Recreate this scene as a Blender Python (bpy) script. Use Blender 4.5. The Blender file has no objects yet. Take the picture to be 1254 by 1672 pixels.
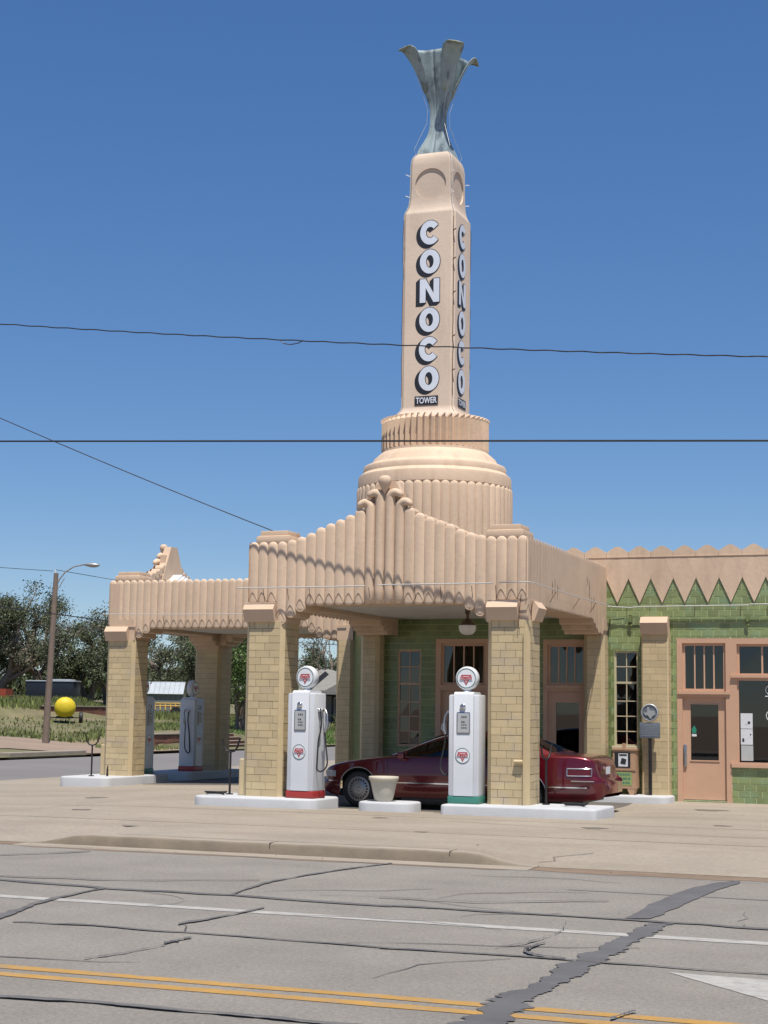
import bpy, bmesh, math, random
from mathutils import Vector, Matrix
random.seed(11)
R = math.radians
sc = bpy.context.scene
COL = sc.collection

# ------------------------------------------------------------------ camera
F_PX, YAW, PITCH, ROLL, EYE = 2660.0, R(20.8), R(6.9447), 0.014, 1.80
fw = Vector((-math.sin(YAW) * math.cos(PITCH), math.cos(YAW) * math.cos(PITCH), math.sin(PITCH)))
r0 = Vector((math.cos(YAW), math.sin(YAW), 0)); u0 = r0.cross(fw)
cr = r0 * math.cos(ROLL) + u0 * math.sin(ROLL); cu = u0 * math.cos(ROLL) - r0 * math.sin(ROLL)
cd = bpy.data.cameras.new('camera'); cam = bpy.data.objects.new('camera', cd); COL.objects.link(cam)
M = Matrix((cr, cu, -fw)).transposed().to_4x4(); M.translation = (0, 0, EYE)
cam.matrix_world = M
cd.sensor_fit = 'HORIZONTAL'; cd.sensor_width = 36.0; cd.lens = 36.0 * F_PX / 1254.0
cd.clip_end = 4000; sc.camera = cam

# ------------------------------------------------------------------ world, sun, exposure
L = Vector((0.20, -0.30, 1.0)).normalized()          # towards the sun
elev = math.asin(L.z); azim = math.atan2(L.x, L.y)   # clockwise from +Y
w = bpy.data.worlds.new('World'); sc.world = w; w.use_nodes = True
nt = w.node_tree; bg = nt.nodes['Background']
sky = nt.nodes.new('ShaderNodeTexSky'); sky.sky_type = 'NISHITA'; sky.sun_disc = False
sky.sun_elevation = elev; sky.sun_rotation = azim
sky.altitude = 700; sky.air_density = 0.85; sky.dust_density = 0.1; sky.ozone_density = 5.0
hs = nt.nodes.new('ShaderNodeHueSaturation'); hs.inputs['Hue'].default_value = 0.509; hs.inputs['Saturation'].default_value = 1.42
gm = nt.nodes.new('ShaderNodeGamma'); gm.inputs[1].default_value = 0.68; nt.links.new(sky.outputs[0], gm.inputs[0]); nt.links.new(gm.outputs[0], hs.inputs['Color']); nt.links.new(hs.outputs[0], bg.inputs[0]); bg.inputs[1].default_value = 0.15
sd = bpy.data.lights.new('sun', 'SUN'); sd.energy = 5.0; sd.angle = R(0.53); sd.color = (1.0, 0.95, 0.88)
sun = bpy.data.objects.new('sun', sd); COL.objects.link(sun)
sun.rotation_euler = L.to_track_quat('Z', 'Y').to_euler(); sun.location = (0, 0, 40)
vs = sc.view_settings; vs.view_transform = 'Standard'; vs.look = 'None'; vs.gamma = 1; vs.use_curve_mapping = False
vs.exposure = 0.32

# ------------------------------------------------------------------ helpers: materials
MATS = {}
def mat(name, col, rough=0.7, var=0.10, scale=3.0, bump=0.0, bscale=40.0, metallic=0.0, rand=0.0, island=0.0,
        stain=None, stain_amt=0.0, stain_scale=(1.5, 1.5, 0.5), coat=0.0, spec=0.5, fine=0.0, stain_hard=0.12, speck=0.0, speck_scale=22.0):
    m = bpy.data.materials.new(name); m.use_nodes = True; MATS[name] = m
    t = m.node_tree; n = t.nodes; b = n['Principled BSDF']
    b.inputs['Roughness'].default_value = rough; b.inputs['Metallic'].default_value = metallic
    b.inputs['Specular IOR Level'].default_value = spec
    if coat: b.inputs['Coat Weight'].default_value = coat; b.inputs['Coat Roughness'].default_value = 0.04
    g = n.new('ShaderNodeNewGeometry')
    def noise(s, det=4.0, rg=0.6):
        q = n.new('ShaderNodeTexNoise'); q.inputs['Scale'].default_value = s; q.inputs['Detail'].default_value = det
        q.inputs['Roughness'].default_value = rg; t.links.new(g.outputs['Position'], q.inputs['Vector']); return q
    def mulval(colsock, valsock, lo, hi):
        mr = n.new('ShaderNodeMapRange'); mr.inputs[3].default_value = lo; mr.inputs[4].default_value = hi
        t.links.new(valsock, mr.inputs[0])
        mx = n.new('ShaderNodeMix'); mx.data_type = 'RGBA'; mx.blend_type = 'MULTIPLY'; mx.inputs[0].default_value = 1.0
        t.links.new(colsock, mx.inputs[6]); t.links.new(mr.outputs[0], mx.inputs[7]); return mx.outputs[2]
    rgb = n.new('ShaderNodeRGB'); rgb.outputs[0].default_value = (*col, 1); c = rgb.outputs[0]
    if var:
        q = noise(scale); c = mulval(c, q.outputs[0], 1 - 2 * var, 1 + 2 * var)
    if fine:
        q = noise(bscale, 3); c = mulval(c, q.outputs[0], 1 - 2 * fine, 1 + 2 * fine)
    if speck:
        q = noise(speck_scale, 2.0, 0.8); c = mulval(c, q.outputs[0], 1 - 2 * speck, 1 + 2 * speck)
    if rand:
        oi = n.new('ShaderNodeObjectInfo'); c = mulval(c, oi.outputs['Random'], 1 - rand, 1 + rand)
    if island:
        c = mulval(c, g.outputs['Random Per Island'], 1 - island, 1 + island)
    if stain:
        mp = n.new('ShaderNodeMapping'); mp.inputs['Scale'].default_value = stain_scale
        t.links.new(g.outputs['Position'], mp.inputs['Vector'])
        q = n.new('ShaderNodeTexNoise'); q.inputs['Scale'].default_value = 1.0; q.inputs['Detail'].default_value = 8; q.inputs['Roughness'].default_value = 0.65
        t.links.new(mp.outputs[0], q.inputs['Vector'])
        mr = n.new('ShaderNodeMapRange'); mr.inputs[1].default_value = 0.6 - stain_amt * 0.25; mr.inputs[2].default_value = 0.6 - stain_amt * 0.25 + stain_hard
        mr.inputs[3].default_value = 0; mr.inputs[4].default_value = min(1, 0.35 + stain_amt * 0.6)
        t.links.new(q.outputs[0], mr.inputs[0])
        mx = n.new('ShaderNodeMix'); mx.data_type = 'RGBA'; mx.inputs[7].default_value = (*stain, 1)
        t.links.new(mr.outputs[0], mx.inputs[0]); t.links.new(c, mx.inputs[6]); c = mx.outputs[2]
    t.links.new(c, b.inputs['Base Color'])
    if bump:
        q = noise(bscale, 6, 0.7); bp = n.new('ShaderNodeBump'); bp.inputs['Strength'].default_value = bump; bp.inputs['Distance'].default_value = 0.02
        t.links.new(q.outputs[0], bp.inputs['Height']); t.links.new(bp.outputs[0], b.inputs['Normal'])
    return m
def glassmat(name, tint, ior=1.5, refl=1.0):
    m = bpy.data.materials.new(name); m.use_nodes = True; MATS[name] = m
    t = m.node_tree; n = t.nodes; n.remove(n['Principled BSDF']); o = n['Material Output']
    tr = n.new('ShaderNodeBsdfTransparent'); tr.inputs[0].default_value = (*tint, 1)
    gl = n.new('ShaderNodeBsdfGlossy'); gl.inputs['Roughness'].default_value = 0.015; gl.inputs[0].default_value = (refl, refl, refl, 1)
    fr = n.new('ShaderNodeFresnel'); fr.inputs[0].default_value = ior
    mx = n.new('ShaderNodeMixShader'); t.links.new(fr.outputs[0], mx.inputs[0]); t.links.new(tr.outputs[0], mx.inputs[1]); t.links.new(gl.outputs[0], mx.inputs[2])
    t.links.new(mx.outputs[0], o.inputs[0]); return m

cream = mat('cream_plaster', (0.61, 0.452, 0.318), 0.8, 0.09, 1.1, 0.22, 11, stain=(0.40, 0.275, 0.18), stain_amt=0.36, stain_scale=(4, 4, 0.7), stain_hard=0.28, rand=0.05, fine=0.04)
cream_dirty = mat('cream_plaster_worn', (0.57, 0.418, 0.29), 0.8, 0.1, 1.0, 0.22, 11, stain=(0.3, 0.19, 0.12), stain_amt=0.28, stain_scale=(3, 3, 0.6), stain_hard=0.3)
shaftm = mat('tower_plaster', (0.56, 0.445, 0.345), 0.8, 0.08, 0.9, 0.2, 11, stain=(0.38, 0.29, 0.215), stain_amt=0.38, stain_scale=(2.5, 2.5, 0.5), stain_hard=0.3)
blockm = mat('yellow_painted_block', (0.525, 0.41, 0.235), 0.75, 0.09, 2.2, 0.3, 45, rand=0.10, stain=(0.43, 0.36, 0.30), stain_amt=0.26, stain_scale=(2, 2, 2.5), stain_hard=0.15)
blockstuff = mat('yellow_painted_block_mass', (0.525, 0.41, 0.235), 0.75, 0.09, 2.2, 0.3, 45, island=0.07)
mortar = mat('tar_seal', (0.066, 0.065, 0.067), 0.8, 0.25, 1.6, 0.35, 70, stain=(0.15, 0.14, 0.128), stain_amt=0.10, stain_scale=(2.2, 7, 5), stain_hard=0.12, fine=0.2, speck=0.15)
tarline = mat('faded_tar_line', (0.105, 0.10, 0.096), 0.85, 0.25, 2.5, 0.35, 70, stain=(0.185, 0.168, 0.148), stain_amt=0.34, stain_scale=(2.0, 9, 5), stain_hard=0.15, fine=0.2)
capm = mat('capital_plaster', (0.58, 0.42, 0.29), 0.8, 0.06, 2, 0.2, 30)
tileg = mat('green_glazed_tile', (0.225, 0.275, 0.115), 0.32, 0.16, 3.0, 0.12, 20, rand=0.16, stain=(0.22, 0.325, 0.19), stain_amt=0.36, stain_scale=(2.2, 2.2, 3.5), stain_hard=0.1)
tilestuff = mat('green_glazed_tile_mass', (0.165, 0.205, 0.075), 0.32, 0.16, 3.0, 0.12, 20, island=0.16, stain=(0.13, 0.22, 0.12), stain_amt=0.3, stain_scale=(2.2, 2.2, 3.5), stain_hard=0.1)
grout = mat('pale_grout', (0.46, 0.49, 0.27), 0.9, 0.1, 5)
salmon = mat('salmon_paint', (0.56, 0.345, 0.225), 0.55, 0.05, 2.5, 0.08, 60)
sash = mat('pale_yellow_paint', (0.52, 0.45, 0.30), 0.55, 0.06, 3)
whitep = mat('white_paint', (0.60, 0.61, 0.62), 0.35, 0.03, 2.5, stain=(0.5, 0.46, 0.4), stain_amt=0.05, stain_scale=(6, 6, 2), stain_hard=0.3)
whitec = mat('white_painted_concrete', (0.46, 0.465, 0.47), 0.75, 0.06, 2.0, 0.3, 50, stain=(0.42, 0.38, 0.33), stain_amt=0.22, stain_scale=(4, 4, 9), stain_hard=0.25)
redp = mat('red_enamel', (0.36, 0.035, 0.03), 0.4, 0.06, 3)
greenp = mat('green_enamel', (0.05, 0.21, 0.155), 0.4, 0.06, 3)
emblem_red = mat('emblem_red', (0.45, 0.03, 0.035), 0.4, 0.02, 3)
emblem_green = mat('emblem_green', (0.02, 0.10, 0.075), 0.4, 0.02, 3)
emblem_white = mat('emblem_white', (0.75, 0.76, 0.77), 0.35, 0.02, 3)
chrome = mat('chrome', (0.62, 0.62, 0.63), 0.16, 0.03, 8, metallic=1.0)
steel = mat('brushed_steel', (0.42, 0.43, 0.44), 0.38, 0.08, 10, metallic=0.9)
rubber = mat('black_rubber', (0.018, 0.018, 0.019), 0.65, 0.1, 8)
blackp = mat('black_iron', (0.016, 0.013, 0.014), 0.5, 0.15, 6)
dial = mat('dial_face', (0.42, 0.43, 0.42), 0.35, 0.08, 9)
ink = mat('dark_print', (0.03, 0.03, 0.035), 0.5, 0.05, 5)
letterw = mat('letter_white', (0.68, 0.72, 0.78), 0.5, 0.05, 3, stain=(0.05, 0.05, 0.06), stain_amt=-0.55, stain_scale=(14, 14, 14), stain_hard=0.03)
letterb = mat('letter_black', (0.018, 0.019, 0.024), 0.5, 0.1, 3)
flowerm = mat('weathered_green_paint', (0.225, 0.285, 0.295), 0.62, 0.22, 2.2, 0.25, 25, stain=(0.05, 0.066, 0.085), stain_amt=0.42, stain_scale=(4.2, 4.2, 2.2), stain_hard=0.10)
flowertip = mat('worn_petal_tip', (0.22, 0.24, 0.17), 0.7, 0.2, 4, stain=(0.03, 0.03, 0.03), stain_amt=0.05, stain_scale=(12, 12, 12), stain_hard=0.05)
neon = mat('white_conduit', (0.50, 0.49, 0.46), 0.4, 0.03, 5)
rust = mat('rusty_metal', (0.10, 0.05, 0.03), 0.8, 0.3, 9)
concrete = mat('forecourt_concrete', (0.272, 0.232, 0.18), 0.9, 0.13, 0.5, 0.35, 45, stain=(0.195, 0.152, 0.108), stain_amt=0.46, stain_scale=(0.22, 0.9, 1), stain_hard=0.28, fine=0.12, speck=0.13, speck_scale=11)
kerbface = mat('kerb_face_dirt_and_shade', (0.19, 0.155, 0.112), 0.95, 0.2, 2.5, 0.4, 30)  # dirt, plus the face's dimmer grazing light put into the colour
kerbm = mat('kerb_concrete', (0.285, 0.243, 0.19), 0.9, 0.12, 1.2, 0.4, 40, stain=(0.17, 0.125, 0.08), stain_amt=0.32, stain_scale=(1.0, 3, 10), stain_hard=0.3)
asphalt = mat('worn_chipseal', (0.216, 0.195, 0.168), 0.92, 0.13, 0.8, 0.6, 90, stain=(0.18, 0.154, 0.128), stain_amt=0.40, stain_scale=(0.06, 0.9, 1), stain_hard=0.3, fine=0.24, speck=0.22, speck_scale=26)
asphalt2 = mat('side_street_asphalt', (0.16, 0.148, 0.14), 0.92, 0.1, 0.2, 0.4, 60, stain=(0.165, 0.135, 0.115), stain_amt=0.3, stain_scale=(0.6, 0.09, 1), stain_hard=0.4)
tar = mat('tar_seal', (0.098, 0.094, 0.092), 0.72, 0.2, 1.6, 0.35, 70, stain=(0.15, 0.14, 0.13), stain_amt=0.02, stain_scale=(5, 5, 5), stain_hard=0.08, fine=0.1)
linew = mat('worn_white_line', (0.34, 0.325, 0.295), 0.85, 0.12, 4, stain=(0.21, 0.195, 0.178), stain_amt=0.42, stain_scale=(6, 14, 1), stain_hard=0.12, fine=0.1)
liney = mat('worn_yellow_line', (0.36, 0.2, 0.045), 0.85, 0.12, 4, stain=(0.21, 0.185, 0.16), stain_amt=0.40, stain_scale=(5, 14, 1), stain_hard=0.12, fine=0.1)
laneshadem = mat('shade_darkened_concrete', (0.10, 0.088, 0.075), 0.7, 0.25, 0.9, 0.3, 45, stain=(0.035, 0.032, 0.03), stain_amt=0.5, stain_scale=(0.7, 1.2, 1), stain_hard=0.3)  # blotchy stained concrete, its colour darkened to deepen the canopies' shade
jointm = mat('joint_filler', (0.27, 0.19, 0.12), 0.9, 0.2, 3)
crackm = mat('crack_dirt', (0.14, 0.11, 0.085), 0.9, 0.2, 3)
dirt = mat('gutter_dirt', (0.19, 0.135, 0.09), 0.95, 0.2, 3, 0.5, 60)
grassm = mat('grass_blades', (0.125, 0.15, 0.04), 0.8, 0.3, 0.16, island=0.4, stain=(0.30, 0.24, 0.12), stain_amt=0.30, stain_scale=(0.2, 0.2, 0.2), stain_hard=0.2)
lawnm = mat('lawn_blades', (0.085, 0.15, 0.03), 0.8, 0.2, 0.3, island=0.35)
soil = mat('grassy_soil', (0.13, 0.12, 0.055), 0.95, 0.3, 0.35, 0.5, 6, stain=(0.25, 0.18, 0.115), stain_amt=0.42, stain_scale=(0.16, 0.10, 1), stain_hard=0.15)
pathm = mat('dusty_path', (0.245, 0.18, 0.13), 0.95, 0.15, 0.5, 0.3, 20)
leaf_dark = mat('leaves_dark_olive', (0.066, 0.082, 0.034), 0.6, 0.2, 0.5, island=0.55)
leaf_grey = mat('leaves_grey_green', (0.11, 0.12, 0.068), 0.65, 0.2, 0.5, island=0.5)
leaf_green = mat('leaves_bright_green', (0.075, 0.125, 0.022), 0.55, 0.2, 0.5, island=0.5)
bark = mat('grey_bark', (0.16, 0.125, 0.095), 0.9, 0.2, 4, 0.5, 12)
polem = mat('weathered_pole_wood', (0.20, 0.15, 0.115), 0.9, 0.15, 3, 0.4, 20, stain=(0.10, 0.075, 0.06), stain_amt=0.3, stain_scale=(12, 12, 0.6), stain_hard=0.3)
carpaint = mat('maroon_metallic_paint', (0.12, 0.002, 0.008), 0.32, 0.03, 4, metallic=0.45, coat=1.0)
cartrim = mat('dark_trim', (0.02, 0.02, 0.022), 0.5, 0.05, 5)
cardark = mat('car_interior', (0.03, 0.024, 0.024), 0.8, 0.1, 5)
taillens = mat('tail_lens', (0.09, 0.004, 0.008), 0.3, 0.03, 5, coat=0.2)
headlens = mat('head_lens', (0.45, 0.46, 0.47), 0.1, 0.05, 9, coat=1.0)
hubm = mat('hubcap', (0.34, 0.34, 0.345), 0.35, 0.05, 9, metallic=0.7)
potm = mat('cream_pot', (0.55, 0.50, 0.40), 0.7, 0.05, 4, stain=(0.45, 0.40, 0.28), stain_amt=0.2, stain_scale=(3, 3, 8), stain_hard=0.3)
markerm = mat('marker_grey', (0.17, 0.19, 0.215), 0.45, 0.08, 9, 0.4, 80, metallic=0.3)
markerl = mat('marker_silver', (0.42, 0.43, 0.43), 0.4, 0.06, 9, metallic=0.3)
racktan = mat('rack_wood', (0.43, 0.26, 0.155), 0.7, 0.1, 4, 0.2, 30)
rackgreen = mat('rack_green', (0.26, 0.33, 0.12), 0.7, 0.12, 9)
paper = mat('paper', (0.66, 0.67, 0.68), 0.7, 0.08, 14, stain=(0.2, 0.2, 0.22), stain_amt=0.05, stain_scale=(14, 14, 14), stain_hard=0.05)
papergrey = mat('grey_paper', (0.45, 0.46, 0.45), 0.7, 0.06, 9)
stickergreen = mat('sticker_green', (0.02, 0.24, 0.15), 0.5, 0.05, 9)
ceilm = mat('white_ceiling', (0.62, 0.60, 0.56), 0.8, 0.06, 2)
roofm = mat('roof_felt', (0.35, 0.33, 0.30), 0.9, 0.1, 2)
galv = mat('galvanised_sheet', (0.36, 0.39, 0.41), 0.6, 0.12, 1.5, metallic=0.1)
shedm = mat('shed_boards', (0.20, 0.20, 0.12), 0.8, 0.08, 1.5)
sheddk = mat('shed_side', (0.15, 0.165, 0.155), 0.8, 0.08, 1.5)
blackbox = mat('trailer_black', (0.012, 0.015, 0.022), 0.45, 0.05, 1)
tankm = mat('yellow_tank', (0.60, 0.45, 0.012), 0.6, 0.07, 2, stain=(0.32, 0.24, 0.04), stain_amt=0.25, stain_scale=(4, 4, 2), stain_hard=0.25)
brickr = mat('red_brick', (0.20, 0.085, 0.055), 0.9, 0.15, 2, 0.4, 15, rand=0.2)
shingle = mat('grey_shingles', (0.20, 0.19, 0.17), 0.95, 0.12, 3, 0.4, 12)
housew = mat('house_wall', (0.18, 0.18, 0.165), 0.8, 0.08, 1)
housewhite = mat('house_white', (0.5, 0.53, 0.52), 0.7, 0.05, 1)
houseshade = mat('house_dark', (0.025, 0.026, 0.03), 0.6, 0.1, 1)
lampglass = mat('opal_glass', (0.70, 0.68, 0.62), 0.25, 0.03, 5)
lampdark = mat('bronze_fitting', (0.10, 0.065, 0.04), 0.45, 0.1, 8, metallic=0.3)
lamphead = mat('lamp_head_grey', (0.34, 0.34, 0.33), 0.4, 0.1, 6, metallic=0.4)
equip = mat('yellow_machine', (0.42, 0.26, 0.05), 0.6, 0.2, 4)
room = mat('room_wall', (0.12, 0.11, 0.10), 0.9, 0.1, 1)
glass = glassmat('window_glass', (0.36, 0.41, 0.5), 1.7)
glasscar = glassmat('car_glass', (0.14, 0.155, 0.155))

# ------------------------------------------------------------------ helpers: meshes
ORG = {}
class MB:
    def __init__(s): s.v = []; s.f = []; s.m = []
    def add(s, vs_, fs, mi=0):
        o = len(s.v); s.v += [tuple(p) for p in vs_]; s.f += [tuple(i + o for i in f) for f in fs]; s.m += [mi] * len(fs); return s
    def box(s, x0, x1, y0, y1, z0, z1, mi=0):
        return s.add([(x0, y0, z0), (x1, y0, z0), (x1, y1, z0), (x0, y1, z0), (x0, y0, z1), (x1, y0, z1), (x1, y1, z1), (x0, y1, z1)],
              [(0, 3, 2, 1), (4, 5, 6, 7), (0, 1, 5, 4), (1, 2, 6, 5), (2, 3, 7, 6), (3, 0, 4, 7)], mi)
    def bbox(s, x0, x1, y0, y1, z0, z1, b=0.02, mi=0):      # box with chamfered edges
        c = [((x0, x1)[i], (y0, y1)[j], (z0, z1)[k]) for i in (0, 1) for j in (0, 1) for k in (0, 1)]
        bm = bmesh.new(); vv = [bm.verts.new(p) for p in c]
        for f in ((0, 1, 3, 2), (4, 6, 7, 5), (0, 4, 5, 1), (2, 3, 7, 6), (0, 2, 6, 4), (1, 5, 7, 3)): bm.faces.new([vv[i] for i in f])
        bmesh.ops.bevel(bm, geom=bm.edges[:], offset=b, segments=2, affect='EDGES', profile=0.6)
        bm.verts.index_update(); s.add([v.co[:] for v in bm.verts], [[v.index for v in f.verts] for f in bm.faces], mi); bm.free(); return s
    def prism(s, poly, axis, a, b, mi=0):                    # polygon extruded along axis ('x','y','z')
        n = len(poly); put = {'y': lambda p, t: (p[0], t, p[1]), 'x': lambda p, t: (t, p[0], p[1]), 'z': lambda p, t: (p[0], p[1], t)}[axis]
        vs_ = [put(p, a) for p in poly] + [put(p, b) for p in poly]
        return s.add(vs_, [tuple(range(n))[::-1], tuple(range(n, 2 * n))] + [(i, (i + 1) % n, (i + 1) % n + n, i + n) for i in range(n)], mi)
    def tube(s, pts, r, seg=8, mi=0, cap=True):
        pts = [Vector(p) for p in pts]; n = len(pts); rs = r if isinstance(r, (list, tuple)) else [r] * n
        up = None; rings = []
        for i, p in enumerate(pts):
            d = (pts[min(i + 1, n - 1)] - pts[max(i - 1, 0)]).normalized()
            if up is None: up = d.orthogonal().normalized()
            up = (up - d * up.dot(d)); up = up.normalized() if up.length > 1e-6 else d.orthogonal().normalized()
            sd_ = d.cross(up)
            rings.append([p + (up * math.cos(2 * math.pi * k / seg) + sd_ * math.sin(2 * math.pi * k / seg)) * rs[i] for k in range(seg)])
        fs = [(i * seg + k, i * seg + (k + 1) % seg, (i + 1) * seg + (k + 1) % seg, (i + 1) * seg + k) for i in range(n - 1) for k in range(seg)]
        if cap: fs += [tuple(range(seg))[::-1], tuple(range((n - 1) * seg, n * seg))]
        return s.add([q for rr in rings for q in rr], fs, mi)
    def lathe(s, prof, c=(0, 0, 0), seg=32, axis='z', mi=0, cap=True):
        vs_ = []; n = len(prof)
        for (r, h) in prof:
            for k in range(seg):
                a = 2 * math.pi * k / seg; x, y = r * math.cos(a), r * math.sin(a)
                p = (x, y, h) if axis == 'z' else ((x, h, y) if axis == 'y' else (h, x, y))
                vs_.append((p[0] + c[0], p[1] + c[1], p[2] + c[2]))
        fs = [(i * seg + k, i * seg + (k + 1) % seg, (i + 1) * seg + (k + 1) % seg, (i + 1) * seg + k) for i in range(n - 1) for k in range(seg)]
        if cap: fs += [tuple(range(seg))[::-1], tuple(range((n - 1) * seg, n * seg))]
        return s.add(vs_, fs, mi)
    def grid(s, rows, mi=0, close=False):
        nr = len(rows); nc = len(rows[0]); vs_ = [p for r_ in rows for p in r_]
        fs = [(i * nc + j, i * nc + (j + 1) % nc, (i + 1) * nc + (j + 1) % nc, (i + 1) * nc + j) for i in range(nr - 1) for j in range(nc if close else nc - 1)]
        return s.add(vs_, fs, mi)
    def mesh(s, name, mats, smooth=None, off=(0, 0, 0)):
        me = bpy.data.meshes.new(name)
        me.from_pydata([(p[0] - off[0], p[1] - off[1], p[2] - off[2]) for p in s.v], [], s.f)
        for mm in (mats if isinstance(mats, (list, tuple)) else [mats]): me.materials.append(mm)
        if len(set(s.m)) > 1: me.polygons.foreach_set('material_index', s.m)
        bm = bmesh.new(); bm.from_mesh(me); bmesh.ops.recalc_face_normals(bm, faces=bm.faces[:]); bm.to_mesh(me); bm.free()
        if smooth is not None:
            me.polygons.foreach_set('use_smooth', [True] * len(me.polygons))
            me.set_sharp_from_angle(angle=R(smooth))
        me.update(); return me
    def build(s, name, mats, parent=None, smooth=None):
        off = ORG.get(parent.name, (0, 0, 0)) if parent else (0, 0, 0)
        o = bpy.data.objects.new(name, s.mesh(name, mats, smooth, off)); COL.objects.link(o)
        if parent: o.parent = parent; ORG[o.name] = off
        return o
def tag(o, label=None, cat=None, group=None, kind=None):
    if label: o['label'] = label
    if cat: o['category'] = cat
    if group: o['group'] = group
    if kind: o['kind'] = kind
    return o
def thing(name, label, cat, loc=(0, 0, 0), rz=0.0, group=None, world=True):
    o = bpy.data.objects.new(name, None); COL.objects.link(o); o.location = loc; o.rotation_euler = (0, 0, rz); o.empty_display_size = 0.2
    if world: ORG[o.name] = tuple(loc)          # parts are given in world coordinates
    return tag(o, label, cat, group)
def inst(name, me, parent, loc, rot=(0, 0, 0), scl=(1, 1, 1)):
    o = bpy.data.objects.new(name, me); COL.objects.link(o); o.parent = parent
    off = ORG.get(parent.name, (0, 0, 0)) if parent else (0, 0, 0)
    o.location = (loc[0] - off[0], loc[1] - off[1], loc[2] - off[2]); o.rotation_euler = rot; o.scale = scl; return o
def struct(name, mb, m, smooth=None, parent=None):
    o = mb.build(name, m, parent, smooth)
    if not parent: o['kind'] = 'structure'
    return o
def copy_tree(o, parent=None):
    c = o.copy(); COL.objects.link(c); c.parent = parent
    for ch in [x for x in bpy.data.objects if x.parent == o]: copy_tree(ch, c)
    return c
def text_verts(s, size, bold=0.0):
    cu_ = bpy.data.curves.new('t', 'FONT'); cu_.body = s; cu_.size = size; cu_.align_x = 'CENTER'; cu_.align_y = 'CENTER'; cu_.offset = bold; cu_.resolution_u = 3
    o = bpy.data.objects.new('t', cu_); COL.objects.link(o)
    dg = bpy.context.evaluated_depsgraph_get(); me = bpy.data.meshes.new_from_object(o.evaluated_get(dg))
    vs_ = [v.co[:] for v in me.vertices]; fs = [tuple(p.vertices) for p in me.polygons]
    bpy.data.objects.remove(o); bpy.data.curves.remove(cu_); bpy.data.meshes.remove(me); return vs_, fs
def interp(x, pts):
    if x <= pts[0][0]: return pts[0][1]
    for (a, va), (b, vb) in zip(pts, pts[1:]):
        if x <= b: return va + (vb - va) * (x - a) / (b - a)
    return pts[-1][1]
def sinterp(x, pts):                                   # smooth (cubic Hermite) interpolation
    n = len(pts)
    if x <= pts[0][0]: return pts[0][1]
    if x >= pts[-1][0]: return pts[-1][1]
    for i in range(n - 1):
        a, va = pts[i]; b, vb = pts[i + 1]
        if x <= b:
            h = b - a; t = (x - a) / h
            m0 = (vb - pts[i - 1][1]) / (b - pts[i - 1][0]) if i else (vb - va) / h
            m1 = (pts[i + 2][1] - va) / (pts[i + 2][0] - a) if i + 2 < n else (vb - va) / h
            return (2 * t**3 - 3 * t * t + 1) * va + (t**3 - 2 * t * t + t) * h * m0 + (-2 * t**3 + 3 * t * t) * vb + (t**3 - t * t) * h * m1

# ================================================================== SETTING
def gz(X, Y):
    z = 0.0
    if X < -15: z += -0.022 * min(-15 - X, 10.0)
    if -15 < X < -6:
        t = min(1, max(0, (Y - 27.6) / 1.2)) * min(1, max(0, (34.0 - Y) / 1.0)) * min(1, max(0, (-6 - X) / 0.8)) * min(1, (X + 15) / 1.0)
        z -= 0.05 * t
    kerb = min(1, max(0, (X + 12.6) / 0.7)) * min(1, max(0, (-5.9 - X) / 0.8))
    if Y < 23.2:
        z -= (1 - kerb) * 0.145 * min(1, (23.2 - Y) / 2.8)
    return z
def sheet(xs, ys, zf):
    return MB().grid([[(x, y, zf(x, y)) for x in xs] for y in ys])
def fr(a, b, st):
    n = max(1, int(round((b - a) / st))); return [a + (b - a) * i / n for i in range(n + 1)]
ROADZ = -0.15
struct('ground', MB().grid([[(x, y, -0.9) for x in (-3000, 3000)] for y in (-3000, 3500)]), pathm)
struct('road', MB().grid([[(x, y, ROADZ) for x in fr(-140, 60, 10)] for y in fr(-9, 20.42, 6)]), asphalt)
struct('side_street', sheet([-34.6, -30, -25.4], [20.42, 24, 30, 60, 120, 260], lambda x, y: ROADZ - 0.07 * min(1, max(0, (y - 20.42) / 9))), asphalt2)
struct('forecourt', sheet(fr(-25.4, 16, 0.6), fr(20.42, 62, 0.6), lambda x, y: gz(x, y)), concrete, smooth=30)
# far-side pavement behind the camera
struct('pavement', MB().box(-140, 60, -14, -9, -0.5, 0.0), concrete)

# kerb with flared ends and a dirt line in the gutter
rows = []
for x in fr(-13.1, -5.6, 0.25):
    k = min(1, max(0, (x + 13.05) / 0.9)) * min(1, max(0, (-5.68 - x) / 0.9)); k = k * k * (3 - 2 * k)
    h = ROADZ + 0.012 + 0.14 * k + random.uniform(-.004, .004); y0 = 20.30 + random.uniform(-.008, .008)
    rows.append([(x, 20.62, min(gz(x, 20.62), h) - 0.01 + 0.018 * k), (x, 20.46, h + 0.008), (x, y0 + 0.07, h), (x, y0 + 0.035, h - 0.012 * k), (x, y0 + 0.02, h - 0.035 * k), (x, y0 - 0.005, ROADZ + 0.012), (x, 19.93, ROADZ + 0.006), (x, 19.93, ROADZ - 0.05)])
kb = MB().grid(rows); kb.m = [1 if (i % 7) in (2, 3, 4) else 0 for i in range(len(kb.f))]; struct('kerb', kb, [kerbm, kerbface], smooth=22)
for x in (-9.3, -6.75): MB().box(x, x + .009, 20.31, 20.60, -.06, .0125).build('kerb_joint', crackm, bpy.data.objects['kerb'])
MB().grid([[(x, 20.63 + random.uniform(-.006, .006), gz(x, 20.63) + .0125) for x in fr(-12.6, -6.3, .3)], [(x, 20.60 + random.uniform(-.006, .006), gz(x, 20.6) + .0125) for x in fr(-12.6, -6.3, .3)]]).build('kerb_joint', crackm, bpy.data.objects['kerb'])
top = []; bot = []
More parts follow.
